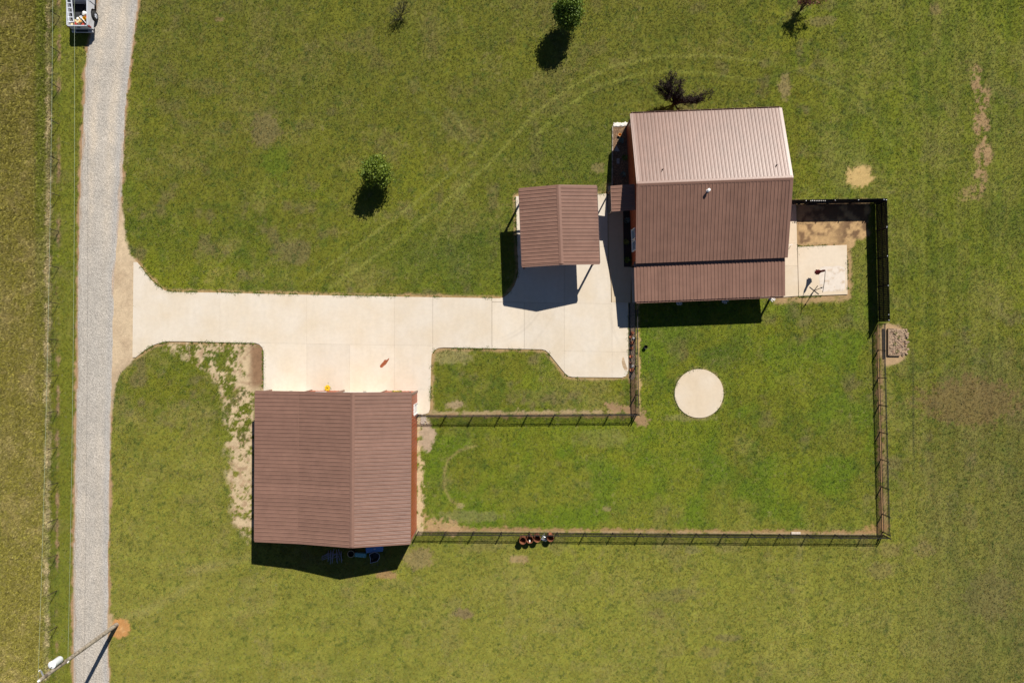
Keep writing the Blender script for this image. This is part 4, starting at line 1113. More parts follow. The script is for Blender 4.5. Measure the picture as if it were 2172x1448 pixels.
    def pipe(px, py, hh, r, mat, south=True, capr=None):
        z = 4.3
        for _ in range(4):
            lx, lyy = loc(px, py, z); z = zr - sl * abs(lyy)
        b = MB(); b.lathe([(0.0, 0), (r * 2.1, 0), (r * 2.0, .02), (r * 1.15, .09), (r, .10), (r, hh), (capr or r, hh), (capr or r, hh + .10), (0.01, hh + .15)], (lx, lyy, z + .01), 14)
        b.build('roof_vent', mat, R, smooth=True)
    pipe(1501, 405, .32, .065, M['white'], capr=.12)
    pipe(1405, 360, .14, .03, M['dark_plastic']); pipe(1646.5, 351, .14, .03, M['dark_plastic'])
    # splash gravel belongs to the posts' feet and is its own heap
    return R, loc
house, hloc = build_house()

# ================================================================== CARPORT
def build_carport():
    R = empty('carport', (3.914, 9.515, 0), 0.039, 'open carport with brown gable metal roof on four posts over the driveway', 'carport')
    w, d = 6.44, 6.31; ze, zr = 3.57, 4.31
    x0, x1, y0, y1 = -w / 2, w / 2, -d / 2, d / 2
    roof_slope(R, (x0, y0, ze), (x0, y1, ze), (0, y0, zr), M['roof'])
    roof_slope(R, (x1, y0, ze), (x1, y1, ze), (0, y0, zr), M['roof'])
    cap(R, (0, y0 - .03, zr), (0, y1 + .03, zr), (1, 0, (ze - zr) / x1), (-1, 0, (ze - zr) / x1), .19, 'ridge_cap', M['trim'])
    for y in (y0, y1):
        s = 1 if y > 0 else -1
        for x in (x0, x1):
            b = MB(); b.bar((x, y + s * .02, ze - .05), (0, y + s * .02, zr - .05), .05, .20); b.build('rake_trim', M['trim'], R)
        b = MB(); b.box((0, y - s * .16, ze - .26), (w - .3, .09, .2)); b.build('cross_beam', M['postwood'], R)
        for k in (-2.2, -1.1, 0, 1.1, 2.2):
            zz = zr - .08 - (zr - ze) / x1 * abs(k)
            b = MB(); b.box((k, y - s * .16, (ze - .16 + zz) / 2), (.06, .06, zz - ze + .16)); b.build('gable_strut', M['postwood'], R)
    for x in (x0, x1):
        s = 1 if x > 0 else -1
        b = MB(); b.box((x + s * .02, 0, ze - .06), (.045, d, .14)); b.build('eave_trim', M['darktrim'], R)
        b = MB(); b.box((x - s * .22, 0, ze - .20), (.09, d - .5, .2)); b.build('side_beam', M['postwood'], R)
        for y in (y0 + .22, y1 - .22):
            t = 1 if y > 0 else -1
            b = MB(); b.box((x - s * .22, y, (ze - .3) / 2 + .02), (.14, .14, ze - .34), bev=.01); b.build('post', M['postwood'], R)
            b = MB(); b.bar((x - s * .22, y, ze - .95), (x - s * .22, y - t * .62, ze - .32), .08, .08); b.build('brace', M['postwood'], R)
    return R
build_carport()

# ================================================================== FENCES
def fence_iron(posts, label, h=1.15, gate=None, group=None):
    """black steel picket fence; posts: plan pixels of each post"""
    P = [W(*p) for p in posts]
    R = empty('picket_fence', P[0], 0, label, 'fence')
    o = P[0]
    pm = MB().box((0, 0, h / 2 + .02), (.075, .075, h + .06)).box((0, 0, h + .07), (.08, .08, .03)).mesh('post'); pm.materials.append(M['black'])
    for p in P:
        q = bpy.data.objects.new('post', pm); COL.objects.link(q); q.parent = R; q.location = p - o
    pk = MB()
    for i in range(len(P) - 1):
        a = P[i] - o; b = P[i + 1] - o; v = b - a; n = max(2, round(v.length / .114))
        for z in (.14, h - .17, h - .02):
            r = MB(); e = v.normalized() * .032
            r.bar(a + e + Vector((0, 0, z)), b - e + Vector((0, 0, z)), .032, .036); r.build('rail', M['black'], R)
        ang = math.atan2(v.y, v.x)
        for k in range(1, n):
            c = a + v * (k / n); pk.box((c.x, c.y, h / 2 + .03), (.026, .026, h - .06), rz=ang)
    s = pk.build('picket', M['black'], R); s['kind'] = 'stuff'
    return R
def lin(a, b, n): return [(a[0] + (b[0] - a[0]) * k / n, a[1] + (b[1] - a[1]) * k / n) for k in range(n + 1)]
sp = [(887.5 + 58.9 * k, 1126.2 + (58.9 * k) / 985 * 7.6) for k in range(17)] + [(1873, 1133.8)]
fence_iron(sp, 'long black picket fence along the bottom of the back lawn')
ep = [(1862.8, 688)] + [(1862.6 + 10.2 * (k / 6.77), 742.8 + 57.75 * k) for k in range(7)] + [(1872.6, 1127.5)]
fence_iron(ep, 'black picket fence down the east side of the back lawn')
fence_iron([(887.5, 879.8)] + lin((946.5, 880.2), (1292.4, 877.6), 6) + [(1346.5, 877.2)], 'black picket fence between the workshop and the driveway lawn')
fence_iron([(1347.2, 659), (1347.9, 717.7), (1348.6, 775.7), (1349.4, 836), (1351, 877.7)], 'short black picket fence beside the rust red rocks')

def fence_board(pts, label, n_list, inside_s, extra=None, h=1.83):
    P = [W(*p) for p in pts]; o = P[0]
    R = empty('privacy_fence', o, 0, label, 'fence')
    for i in range(len(P) - 1):
        a = P[i] - o; b = P[i + 1] - o; v = b - a; u = v.normalized(); nrm = Vector((-u.y, u.x, 0)) * inside_s
        ang = math.atan2(v.y, v.x)
        nb = int(v.length / .152)
        bd = MB()
        for k in range(nb):
            c = a + u * ((k + .5) * v.length / nb)
            bd.box((c.x, c.y, h / 2 + .02 + random.uniform(-.008, .008)), (v.length / nb - .012, .02, h), rz=ang)
        s = bd.build('board', M['blackboard'], R); s['kind'] = 'stuff'
        for z in (.28, .95, h - .18):
            c = (a + b) / 2 + nrm * .035
            r = MB(); r.box((c.x, c.y, z), (v.length, .045, .09), rz=ang); r.build('rail', M['black'], R)
    return R
def priv_posts(R, plist, o, nrm):
    pm = MB().box((0, 0, .93), (.065, .065, 1.86)).mesh('post'); pm.materials.append(M['black'])
    cm = MB().lathe([(.045, 0), (.045, .02), (.02, .05), (.002, .055)], (0, 0, 1.86), 10).mesh('post_cap'); cm.materials.append(M['grey_metal'])
    for p in plist:
        q = bpy.data.objects.new('post', pm); COL.objects.link(q); q.parent = R; q.location = W(*p) - o + Vector((nrm[0], nrm[1], 0)) * .10
        c = bpy.data.objects.new('post_cap', cm); COL.objects.link(c); c.parent = q
# east run and north run
Rp = fence_board([(1857.0, 430.0), (1863.2, 682.5)], 'tall black board privacy fence running down the right of the patio', None, -1)
priv_posts(Rp, [(1857.4, 433.5), (1858.6, 489.5), (1860, 549), (1861.4, 609.3), (1862.5, 669), (1862.9, 680.5)], W(1857.0, 430.0), (-1, 0))
Rn = fence_board([(1637.5, 433.5), (1856.2, 430.2)], 'tall black board privacy fence from the house corner with a gate', None, -1)
priv_posts(Rn, [(1640, 433.4), (1690, 432.8), (1704, 432.6), (1750, 432), (1798, 431.2), (1850, 430.6)], W(1637.5, 433.5), (0, -1))
gb = MB()
for (x, z) in ((1706, 0), (1748, 0)): pass
v0 = W(1707, 432.5) - W(1637.5, 433.5); v1 = W(1748, 431.9) - W(1637.5, 433.5)
gb.bar(v0 + Vector((0, -.13, .3)), v1 + Vector((0, -.13, 1.55)), .05, .09); gb.bar(v0 + Vector((0, -.13, 1.55)), v1 + Vector((0, -.13, 1.55)), .05, .09); gb.bar(v0 + Vector((0, -.13, .3)), v1 + Vector((0, -.13, .3)), .05, .09)
gt = gb.build('gate_brace', M['black'], Rn)
hb = MB()
for k in range(9):
    c = W(1719.5 + k * 3.8, 425.4, 1.86) - W(1637.5, 433.5); hb.rock((c.x, c.y - .02, 1.87), .045, sub=1, seed=k)
tag(hb.build('twine', M['rock_white'], None, loc=W(1637.5, 433.5)), 'thin white twine lying along the top of the black gate', 'twine')

# ------------------------------------------------------------------ wire pasture fence
def farm_fence():
    ys = [-40 + 76 * k for k in range(21)]
    pts = [W(127 - 6.5 * (y / 1448.) + random.uniform(-.6, .6), y) for y in ys]
    o = pts[0]
    R = empty('wire_fence', o, 0, 'thin barbed wire fence on rusty steel posts along the pasture', 'fence')
    pm = MB().box((0, 0, .62), (.055, .012, 1.3)).box((0, .02, .62), (.012, .045, 1.3)).mesh('post'); pm.materials.append(M['tpost'])
    for i, p in enumerate(pts):
        q = bpy.data.objects.new('post', pm); COL.objects.link(q); q.parent = R; q.location = p - o
        q.rotation_euler = (random.uniform(-.05, .05), random.uniform(-.05, .05), random.uniform(-.3, .3))
    for z in (.35, .62, .9, 1.18):
        b = MB(); b.tube([p - o + Vector((0, 0, z)) for p in pts], .0035, 4); b.build('wire', M['tpost'], R)
farm_fence()

# ================================================================== UTILITY POLE AND LINES
def build_pole():
    base = W(247.5, 1324)
    R = empty('utility_pole', base, 0, 'tall weathered wooden utility pole leaning over the lane with a transformer', 'utility pole')
    top = W(83.5, 1442.5, 9.8) - base
    b = MB(); n = 8
    b.tube([top * (k / n) for k in range(n + 1)], [.19 - .055 * k / n for k in range(n + 1)], 14); b.build('pole', M['wood'], R, smooth=True)
    def on(h): return top * (h / 9.8)
    c = on(7.9) + Vector((-.06, .44, 0))
    b = MB(); b.lathe([(.0, -.48), (.26, -.48), (.275, -.44), (.275, .40), (.29, .41), (.29, .46), (.26, .49), (.0, .55)], c, 22); tr = b.build('transformer', M['can'], R, smooth=True)
    b = MB(); b.lathe([(.0, 0), (.05, 0), (.07, .04), (.04, .07), (.065, .11), (.035, .15), (.05, .2), (.0, .24)], c + Vector((.05, -.02, .52)), 10); b.build('bushing', M['porcelain'], tr, smooth=True)
    b = MB(); b.box(on(7.9) + Vector((-.02, .19, .2)), (.1, .18, .08)).box(on(7.9) + Vector((-.02, .19, -.2)), (.1, .18, .08)); b.build('bracket', M['grey_metal'], R)
    b = MB(); b.tube([c + Vector((-.1, -.22, .35)), c + Vector((-.12, -.3, .1)), c + Vector((-.1, -.34, -.3))], .035, 8); b.build('fuse_cutout', M['dark_plastic'], R)
    b = MB(); b.bar(on(9.3) + Vector((0, 0, 0)), on(9.3) + Vector((-.15, .52, .1)), .07, .09); b.build('insulator_arm', M['grey_metal'], R)
    b = MB(); b.lathe([(0, -.10), (.04, -.10), (.05, .0), (.04, .10), (0, .10)], on(9.3) + Vector((-.25, .55, .12)), 12); b.build('lightning_arrester', M['porcelain'], R, smooth=True)
    b = MB(); b.lathe([(.03, -.1), (.03, 0), (.09, .02), (.06, .08), (.085, .12), (.05, .18), (.0, .2)], on(9.8), 12); b.build('insulator', M['porcelain'], R, smooth=True)
    b = MB(); b.lathe([(0, 0), (.07, 0), (.05, .06), (.07, .12), (0, .14)], on(6.75) + Vector((.15, -.05, 0)), 12); b.build('spool_insulator', M['porcelain'], R, smooth=True)
    return base + on(9.9), base + on(6.75)
ptop, pmid = build_pole()
def wire(A, B, sag, label):
    A = Vector(A); B = Vector(B); n = 40
    pts = [A.lerp(B, k / n) - Vector((0, 0, 4 * sag * (k / n) * (1 - k / n))) for k in range(n + 1)]
    b = MB(); b.tube(pts, .0075, 6); o = b.build('power_line', M['wire'], None, smooth=True); tag(o, label, 'power line', 'overhead lines running from the pole')
A2 = W(131.5, 0, 8.9)
wire(ptop + Vector((-.0, 0, .05)), (A2.x - .15, 68, 10.0), .9, 'upper overhead wire, left of the two lines beside the lane')
A3 = W(163.5, 0, 6.1)
wire(pmid + Vector((.15, -.05, .07)), (A3.x - .25, 68, 7.0), .9, 'lower overhead wire, right of the two lines beside the lane')

# ================================================================== TREES
def leaf_quads(bm, centers, size, rr):
    for c in centers:
        s = size * rr.uniform(.6, 1.3)
        n = Vector((rr.gauss(0, 1), rr.gauss(0, 1), rr.gauss(0, .8) + .5)).normalized()
        t = n.orthogonal().normalized(); t = Matrix.Rotation(rr.uniform(0, 6.28), 3, n) @ t
        b2 = n.cross(t)
        a = [bm.verts.new(c + t * s * .5), bm.verts.new(c + b2 * s * .33 + n * s * .08), bm.verts.new(c - t * s * .5), bm.verts.new(c - b2 * s * .33 + n * s * .08)]
        bm.faces.new(a)

def tree(base, h0, h1, r, label, mat, n_clump=70, per=45, leaf=.12, seed=1, name='tree', barkm='bark', flat=1.0, tilt=(0, 0)):
    rr = random.Random(seed)
    R = empty(name, base, 0, label, 'tree')
    hc = (h0 + h1) / 2; a = (h1 - h0) / 2
    tr = MB(); tr.tube([(0, 0, -.05), (.02, .01, h0 * .6), (.03, -.02, hc), (0.02, 0.0, h1 * .86)], [.075, .06, .045, .012], 8)
    cl = []
    for i in range(n_clump):
        while True:
            p = Vector((rr.uniform(-1, 1), rr.uniform(-1, 1), rr.uniform(-1, 1)))
            if .35 < p.length < 1: break
        an = math.atan2(p.y, p.x)
        bul = (1 - .25 * max(0, p.z)) * (1 + .16 * math.sin(3 * an + seed) + .10 * math.sin(5 * an + 2.1 * seed + 2 * p.z))
        q = Vector((p.x * r * bul * .88 + tilt[0] * p.z, p.y * r * bul * .88 + tilt[1] * p.z, hc + p.z * a * .9))
        cl.append(q)
    for q in cl[:26]:
        z0 = max(h0 * .7, q.z - .5 * a); s = Vector((.02, 0, z0))
        tr.tube([s, s.lerp(q, .55) + Vector((0, 0, .06)), q], [.028, .016, .006], 5, caps=False)
    tr.build('trunk', M[barkm], R, smooth=True)
    cm = MB(); pts = []
    for q in cl:
        cs = rr.uniform(.14, .30) * r
        for _ in range(per):
            pts.append(q + Vector((rr.gauss(0, cs), rr.gauss(0, cs), rr.gauss(0, cs * .8))))
    leaf_quads(cm.bm, pts, leaf, rr)
    me = bpy.data.meshes.new('crown'); cm.bm.to_mesh(me); cm.bm.free()
    link_mesh('crown', me, M[mat], R)
    return R
tree((-11.55, 14.45, 0), .55, 3.6, 1.10, 'small round leafy green tree standing alone on the front lawn', 'leaf', 110, 105, .17, 3)
tree((4.75, 27.85, 0), .4, 4.4, 1.10, 'dark green leafy tree at the top edge of the lawn', 'leaf_dark', 140, 95, .17, 5)

def twig_tree(base, limbs, label, name, barkm, leafm=None, n_leaf=0, leaf=.07, seed=1, r0=.04, spread=.22, levels=2, fan=4, clump_r=0.1):
    """limbs: list of tip offsets; each limb splits into twigs"""
    rr = random.Random(seed)
    R = empty(name, base, 0, label, 'tree')
    b = MB(); tips = []
    def grow(p, q, r, lv):
        m_ = p.lerp(q, .5) + Vector((rr.gauss(0, .05), rr.gauss(0, .05), rr.gauss(0, .04))) * (q - p).length
        b.tube([p, m_, q], [r, r * .8, r * .45], 5, caps=False)
        tips.append((q, (q - p).length)); tips.append((m_, (q - p).length))
        if lv <= 0: return
        for _ in range(fan):
            t = rr.uniform(.35, 1.0); s = p.lerp(q, t)
            L_ = (q - p).length * rr.uniform(.3, .6)
            d = ((q - p).normalized() + Vector((rr.gauss(0, 1), rr.gauss(0, 1), rr.gauss(0, .6) + .25)) * spread * 3).normalized()
            grow(s, s + d * L_, r * .5, lv - 1)
    for l in limbs:
        grow(Vector((0, 0, 0)), Vector(l), r0, levels)
    b.build('trunk', M[barkm], R)
    if leafm:
        cm = MB(); pts = []
        for _ in range(n_leaf):
            q, L_ = rr.choice(tips)
            pts.append(q + Vector((rr.gauss(0, 1), rr.gauss(0, 1), rr.gauss(0, 1))) * clump_r)
        leaf_quads(cm.bm, pts, leaf, rr)
        me = bpy.data.meshes.new('crown'); cm.bm.to_mesh(me); cm.bm.free(); link_mesh('crown', me, M[leafm], R)
    return R
# purple-leaved shrub behind the house: limb tips taken from where they show in plan
bp = W(1431, 221)
limbs = []
for (px, py, h) in ((1423, 168, 2.3), (1411, 184, 2.0), (1424, 190, 2.2), (1402, 192, 1.7), (1441, 184, 2.2), (1446, 200, 1.8), (1432, 205, 1.5), (1451, 212, 1.3), (1486, 201, 1.9), (1478, 212, 1.4), (1417, 205, 1.5), (1436, 214, 1.0), (1470, 216, 1.2)):
    limbs.append(tuple(W(px, py, h) - bp))
twig_tree(bp, limbs, 'dark purple leaved spreading shrub just behind the house roof', 'purple_shrub', 'bark_dark', 'leaf_purple', 11000, .10, 9, .045, .07, 1, 6, .12)['category'] = 'shrub'
twig_tree(W(1696, 25), [(.2, .35, 1.5), (.55, .5, 1.9), (.1, .7, 2.0), (.75, .25, 1.6), (-.15, .45, 1.8), (.4, .8, 2.2), (-.3, .1, 1.5)], 'young tree with thin reddish leaves at the top edge of the lawn', 'young_tree', 'bark_dark', 'leaf_red', 1800, .12, 4, .03, .14, 2, 4, .09)
twig_tree(W(850, 37), [(.55, .45, 1.0), (.2, .6, 1.1), (-.45, .3, .9), (-.6, -.15, .8), (.7, 0, .9), (.1, -.5, .8), (-.3, -.55, .7), (.5, .75, 1.1), (0, .1, 1.3)], 'nearly bare twiggy bush near the top edge of the lawn', 'bare_bush', 'bark_dark', 'leaf_sparse', 420, .07, 8, .028, .2, 2, 6, .08)['category'] = 'bush'

# ================================================================== PICKUP TRUCK
def build_truck():
    R = empty('pickup_truck', (-37.37, 27.05, 0), 0, 'silver pickup truck parked on the verge beside the gravel lane with a loaded bed', 'pickup truck')
    # +y is forward, rear bumper at y=0
    w = .96; body = MB(); bm = body.bm
    # bed sides with wheel arch cut: built as thick side shells
    def side(s):
        prof = [(.08, .55), (.08, 1.28), (.12, 1.36), (2.25, 1.38), (2.25, .45), (1.90, .45), (1.84, .72), (1.66, .93), (1.36, 1.00), (1.06, .93), (.88, .72), (.82, .48)]
        o_ = [bm.verts.new((s * (w - (.05 if z > 1.2 else (.0 if z > .9 else .02))), y, z)) for y, z in prof]
        i_ = [bm.verts.new((s * (w - .14), y, z)) for y, z in prof]
        n = len(prof)
        bm.faces.new(o_); bm.faces.new(i_)
        for k in range(n): bm.faces.new((o_[k], o_[(k + 1) % n], i_[(k + 1) % n], i_[k]))
    side(1); side(-1)
    body.box((0, 2.28, .96), (2 * w - .3, .06, .84))
    # front half: cab lower body, bonnet
    def hull(y0, y1, z0, z1, w0, w1, tb=.05):
        vs = []
        for (y, wx, zz) in ((y0, w0, z1), (y1, w1, z1)):
            vs.append([bm.verts.new((-wx, y, z0)), bm.verts.new((wx, y, z0)), bm.verts.new((wx, y, z1 - tb)), bm.verts.new((wx - tb, y, zz)), bm.verts.new((-wx + tb, y, zz)), bm.verts.new((-wx, y, z1 - tb))])
        for i in range(6): bm.faces.new((vs[0][i], vs[0][(i + 1) % 6], vs[1][(i + 1) % 6], vs[1][i]))
        bm.faces.new(vs[0]); bm.faces.new(vs[1])
    hull(2.32, 4.25, .42, 1.18, w, w); hull(4.25, 5.55, .42, 1.12, w, w - .08, .09)
    body.build('body', M['silver'], R)
    cab = MB(); bm = cab.bm
    lo = [(-.9, 2.34, 1.18), (.9, 2.34, 1.18), (.9, 4.35, 1.16), (-.9, 4.35, 1.16)]; hi = [(-.70, 2.52, 1.76), (.70, 2.52, 1.76), (.68, 3.65, 1.78), (-.68, 3.65, 1.78)]
    a = [bm.verts.new(p) for p in lo]; c = [bm.verts.new(p) for p in hi]
    bm.faces.new(c); bm.faces.new(a)
    for i in range(4): bm.faces.new((a[i], a[(i + 1) % 4], c[(i + 1) % 4], c[i]))
    cab.build('cab', M['silver'], R)
    def pane(pts, name):
        g = MB(); c0 = sum((Vector(p) for p in pts), Vector()) / 4; n = (Vector(pts[1]) - Vector(pts[0])).cross(Vector(pts[2]) - Vector(pts[0])).normalized()
        if n.dot(c0 - Vector((0, 3.2, 1.4))) < 0: n = -n
        pp = [c0 + (Vector(p) - c0) * .86 + n * .008 for p in pts]; qq = [p - n * .02 for p in pp]
        v = [g.bm.verts.new(p) for p in pp]; u = [g.bm.verts.new(p) for p in qq]; g.bm.faces.new(v); g.bm.faces.new(u)
        for i in range(4): g.bm.faces.new((v[i], v[(i + 1) % 4], u[(i + 1) % 4], u[i]))
        g.build(name, M['glass'], R)
    pane([lo[0], lo[1], hi[1], hi[0]], 'rear_window'); pane([lo[2], lo[3], hi[3], hi[2]], 'windscreen'); pane([lo[1], lo[2], hi[2], hi[1]], 'side_window'); pane([lo[3], lo[0], hi[0], hi[3]], 'side_window')
    b = MB(); b.box((0, 1.2, .62), (1.64, 2.2, .06)); b.box((-.78, 1.36, .75), (.16, .9, .25), bev=.03); b.box((.78, 1.36, .75), (.16, .9, .25), bev=.03); b.build('bed_floor', M['bedliner'], R)
    b = MB(); b.box((0, .075, .97), (1.66, .07, .74), bev=.015); b.box((0, .06, 1.335), (1.66, .10, .05), bev=.015); b.build('tailgate', M['silver'], R)
    b = MB(); b.box((0, .02, 1.12), (.26, .03, .08)); b.build('tailgate_handle', M['dark_plastic'], R)
    b = MB(); b.box((0, -.10, .56), (1.86, .2, .17), bev=.04); b.build('rear_bumper', M['chrome'], R)
    b = MB(); b.box((0, -.10, .655), (1.0, .15, .03)); b.build('bumper_step', M['dark_plastic'], R)
    b = MB(); b.box((0, 5.60, .56), (1.8, .18, .3), bev=.05); b.build('front_bumper', M['dark_plastic'], R)
    for s in (-1, 1):
        b = MB(); b.box((s * (w - .06), .10, 1.08), (.16, .14, .36), bev=.03); b.build('tail_light', M['redlight'], R)
        b = MB(); b.box((s * (w - .02), 4.5 - .9, 1.0), (.03, .14, .03)); b.build('door_handle', M['dark_plastic'], R)
        b = MB(); b.box((s * (w + .12), 4.02, 1.25), (.2, .08, .17), bev=.03); b.box((s * (w + .02), 4.04, 1.2), (.1, .05, .05)); b.build('mirror', M['dark_plastic'], R)
        b = MB(); b.box((s * (w - .02), 3.2, .36), (.12, 1.9, .06), bev=.02); b.build('running_board', M['dark_plastic'], R)
        b = MB(); b.box((s * (w - .2), 5.6, .85), (.34, .1, .2), bev=.03); b.build('headlight', M['porcelain'], R)
        for y in (1.36, 4.75):
            t = MB(); 
            t.lathe([(.22, -.12), (.35, -.12), (.40, -.08), (.405, 0), (.40, .08), (.35, .12), (.22, .12)], (0, 0, 0), 28)
            bmesh.ops.rotate(t.bm, verts=t.bm.verts[:], matrix=Matrix.Rotation(math.pi / 2, 3, 'Y'))
            wt = t.build('wheel', M['tyre'], R, loc=(s * (w - .03), y, .40), smooth=True)
            r = MB(); r.lathe([(.225, .10 * s), (.22, .04 * s), (.06, .06 * s), (.05, .09 * s), (.0, .09 * s)], (0, 0, 0), 20)
            for k in range(6):
                an = k * math.pi / 3; r.bar((.05 * math.cos(an), .05 * math.sin(an), .085 * s), (.21 * math.cos(an), .21 * math.sin(an), .085 * s), .055, .03)
            bmesh.ops.rotate(r.bm, verts=r.bm.verts[:], matrix=Matrix.Rotation(math.pi / 2, 3, 'Y'))
            r.build('rim', M['alu'], wt)
    return R
build_truck()
def TL(x, y, z): return Vector((-37.37 + x, 27.05 + y, z))
lad = empty('ladder', TL(-.62, 1.2, 1.0), 0, 'silver aluminium ladder lying along the left side of the truck bed', 'ladder')
for s in (-1, 1):
    b = MB(); b.bar((s * .20, -.75, .12), (s * .20, 2.6, .75), .07, .09); b.build('rail', M['alu'], lad)
for k in range(9):
    t = (k + .1) / 9; b = MB(); b.box((0, -.75 + 3.35 * t, .12 + .63 * t + .01), (.34, .07, .04)); b.build('rung', M['alu'], lad)
def thing(name, mb, mat, label, cat, loc, group=None, rz=0, smooth=False):
    o = mb.build(name, mat, None, loc=loc, rz=rz, smooth=smooth); return tag(o, label, cat, group)
b = MB(); b.rock((0, 0, 0), .22, (1, .9, .8), 2, 3); thing('white_sack', b, M['white'], 'crumpled white sack in the truck bed behind the cab', 'sack', TL(.45, 1.25, 1.0), smooth=True)
b = MB(); b.lathe([(0, 0), (.12, 0), (.15, .30), (.135, .30), (.11, .02), (0, .02)], seg=14); thing('yellow_bucket', b, M['yellow'], 'yellow bucket in the truck bed near the right wheel', 'bucket', TL(.5, .78, .9))
b = MB(); b.box((0, 0, .15), (.42, .32, .3), bev=.02); b.box((0, 0, .31), (.2, .05, .04)); thing('red_toolbox', b, M['red'], 'dark red toolbox in the truck bed beside the white sack', 'toolbox', TL(.52, 1.05, .66), rz=.4)
b = MB(); b.box((0, 0, .14), (.40, .26, .28)); b.box((.12, .2, .29), (.16, .14, .01)); thing('cardboard_box', b, M['cream'], 'open cream cardboard box at the rear of the truck bed', 'box', TL(-.02, .55, .90), rz=.5)
b = MB(); b.box((0, 0, .10), (.18, .34, .2)); thing('cream_bag', b, M['cream'], 'cream paper bag in the rear left corner of the truck bed', 'bag', TL(-.62, .36, .88), rz=-.2)
b = MB(); b.tube([(-.25, .2, .1), (0, 0, .14), (.3, -.35, .1)], .03, 8); thing('white_pipe', b, M['white'], 'white plastic pipe lying across the loaded truck bed', 'pipe', TL(.38, .7, 1.12))
b = MB(); b.rock((0, 0, 0), .13, (1.4, 1, .6), 1, 5); thing('red_rag', b, M['red'], 'red rag by the tailgate of the truck', 'rag', TL(-.25, .34, 1.08))
b = MB(); b.rock((0, 0, 0), .12, (1, 1, .6), 1, 6); thing('white_cloth', b, M['white'], 'small white cloth beside the cardboard box in the truck', 'cloth', TL(-.04, .72, 1.22))
b = MB(); b.rock((0, 0, 0), .10, (1.5, 1, .6), 1, 8); thing('orange_rag', b, M['orange'], 'orange rag in the middle of the truck bed', 'rag', TL(.18, .48, 1.20), rz=.8)

for i, (x, y, z, w_, d_, h_, mt, nm, lab) in enumerate([(-.2, 1.15, .68, .34, .5, .3, 'dark_plastic', 'tool_case', 'black tool case in the middle of the truck bed'), (.1, .95, .7, .2, .28, .32, 'tubgrey', 'paint_can', 'grey can near the middle of the truck bed'),
        (.30, .30, .7, .3, .2, .36, 'red', 'fuel_can', 'red fuel can by the right end of the tailgate'), (-.36, .62, .7, .2, .3, .38, 'cream', 'paper_box', 'small cream box beside the ladder foot'), (.62, .42, .72, .16, .3, .3, 'dark_plastic', 'crate', 'small black crate in the rear right corner of the truck bed')]):
    b = MB(); b.box((0, 0, h_ / 2), (w_, d_, h_), bev=.025); b.box((0, 0, h_ + .01), (w_ * .5, .04, .03))
    thing(nm, b, M[mt], lab, nm.replace('_', ' '), TL(x, y, z), rz=.5 * i)

# ================================================================== RUSTY DRUMS
def drum(loc, lab, seed):
    R = empty('rusty_drum', loc, 0, lab, 'drum', 'rusty drums beside the fence')
    b = MB(); r = .29; b.lathe([(0, 0), (r, 0), (r, .28), (r + .012, .30), (r, .32), (r, .57), (r + .012, .59), (r, .61), (r, .87), (r + .012, .88), (r - .012, .88)], seg=26); b.build('drum_wall', M['rust'], R, smooth=True)
    b = MB(); b.lathe([(r - .012, .879), (r - .014, .25), (0, .24)], seg=26); b.build('drum_inside', M['rust'], R, smooth=True)
    b = MB()
    for k in range(9):
        a = k * 2.4 + seed; rr_ = .21 * ((k * .37) % 1); b.rock((rr_ * math.cos(a), rr_ * math.sin(a), .27), .07, (1.3, 1, .6), 1, seed + k)
    b.build('ash', M['soot'], R)
    return R
for i, (px, py, lab) in enumerate([(1109, 1146.5, 'rusty open drum, leftmost beside the bottom fence'), (1123.8, 1144.5, 'rusty open drum with a pale lump inside'),
                                   (1139.5, 1142.5, 'rusty open drum next to the silver scrap heap on its left'), (1167.5, 1140.8, 'rusty open drum standing alone right of the silver scrap')]):
    p = W(px, py, .88); drum((p.x, p.y, 0), lab, i)
p = W(1123.5, 1147, .75); b = MB(); b.rock((0, 0, 0), .09, (.8, 1.4, .8), 2, 2); thing('pale_lump', b, M['rock_white'], 'pale lump sticking up inside the second rusty drum', 'lump', (p.x, p.y, .72), smooth=True)
p = W(1154.5, 1138.5); b = MB()
rr = random.Random(5)
for k in range(14): b.box((rr.uniform(-.22, .22), rr.uniform(-.3, .3), rr.uniform(.04, .28)), (rr.uniform(.1, .25), rr.uniform(.05, .2), .02), rot=Matrix.Rotation(rr.uniform(0, 3), 3, 'Z') @ Matrix.Rotation(rr.uniform(-.8, .8), 3, 'X'))
thing('scrap_metal_heap', b, M['grey_metal'], 'small heap of silver scrap metal between the rusty drums', 'scrap heap', (p.x, p.y, 0))
p = W(1687.5, 1129.5)
R = empty('splash_blocks', (p.x, p.y, 0), 0, 'pair of pale concrete blocks by the bottom fence', 'blocks')
for s in (-1, 1): b = MB(); b.box((s * .205, 0, .05), (.40, .2, .1), bev=.012); b.build('block', M['block'], R)

# bucket in the yard
p = W(1370, 735.5, .3)
b = MB(); b.lathe([(0, 0), (.12, 0), (.155, .30), (.165, .31), (.165, .33), (.145, .32), (.11, .05), (0, .05)], seg=20); thing('black_bucket', b, M['black'], 'small black bucket standing in the grass near the short fence', 'bucket', (p.x, p.y, 0), smooth=True)

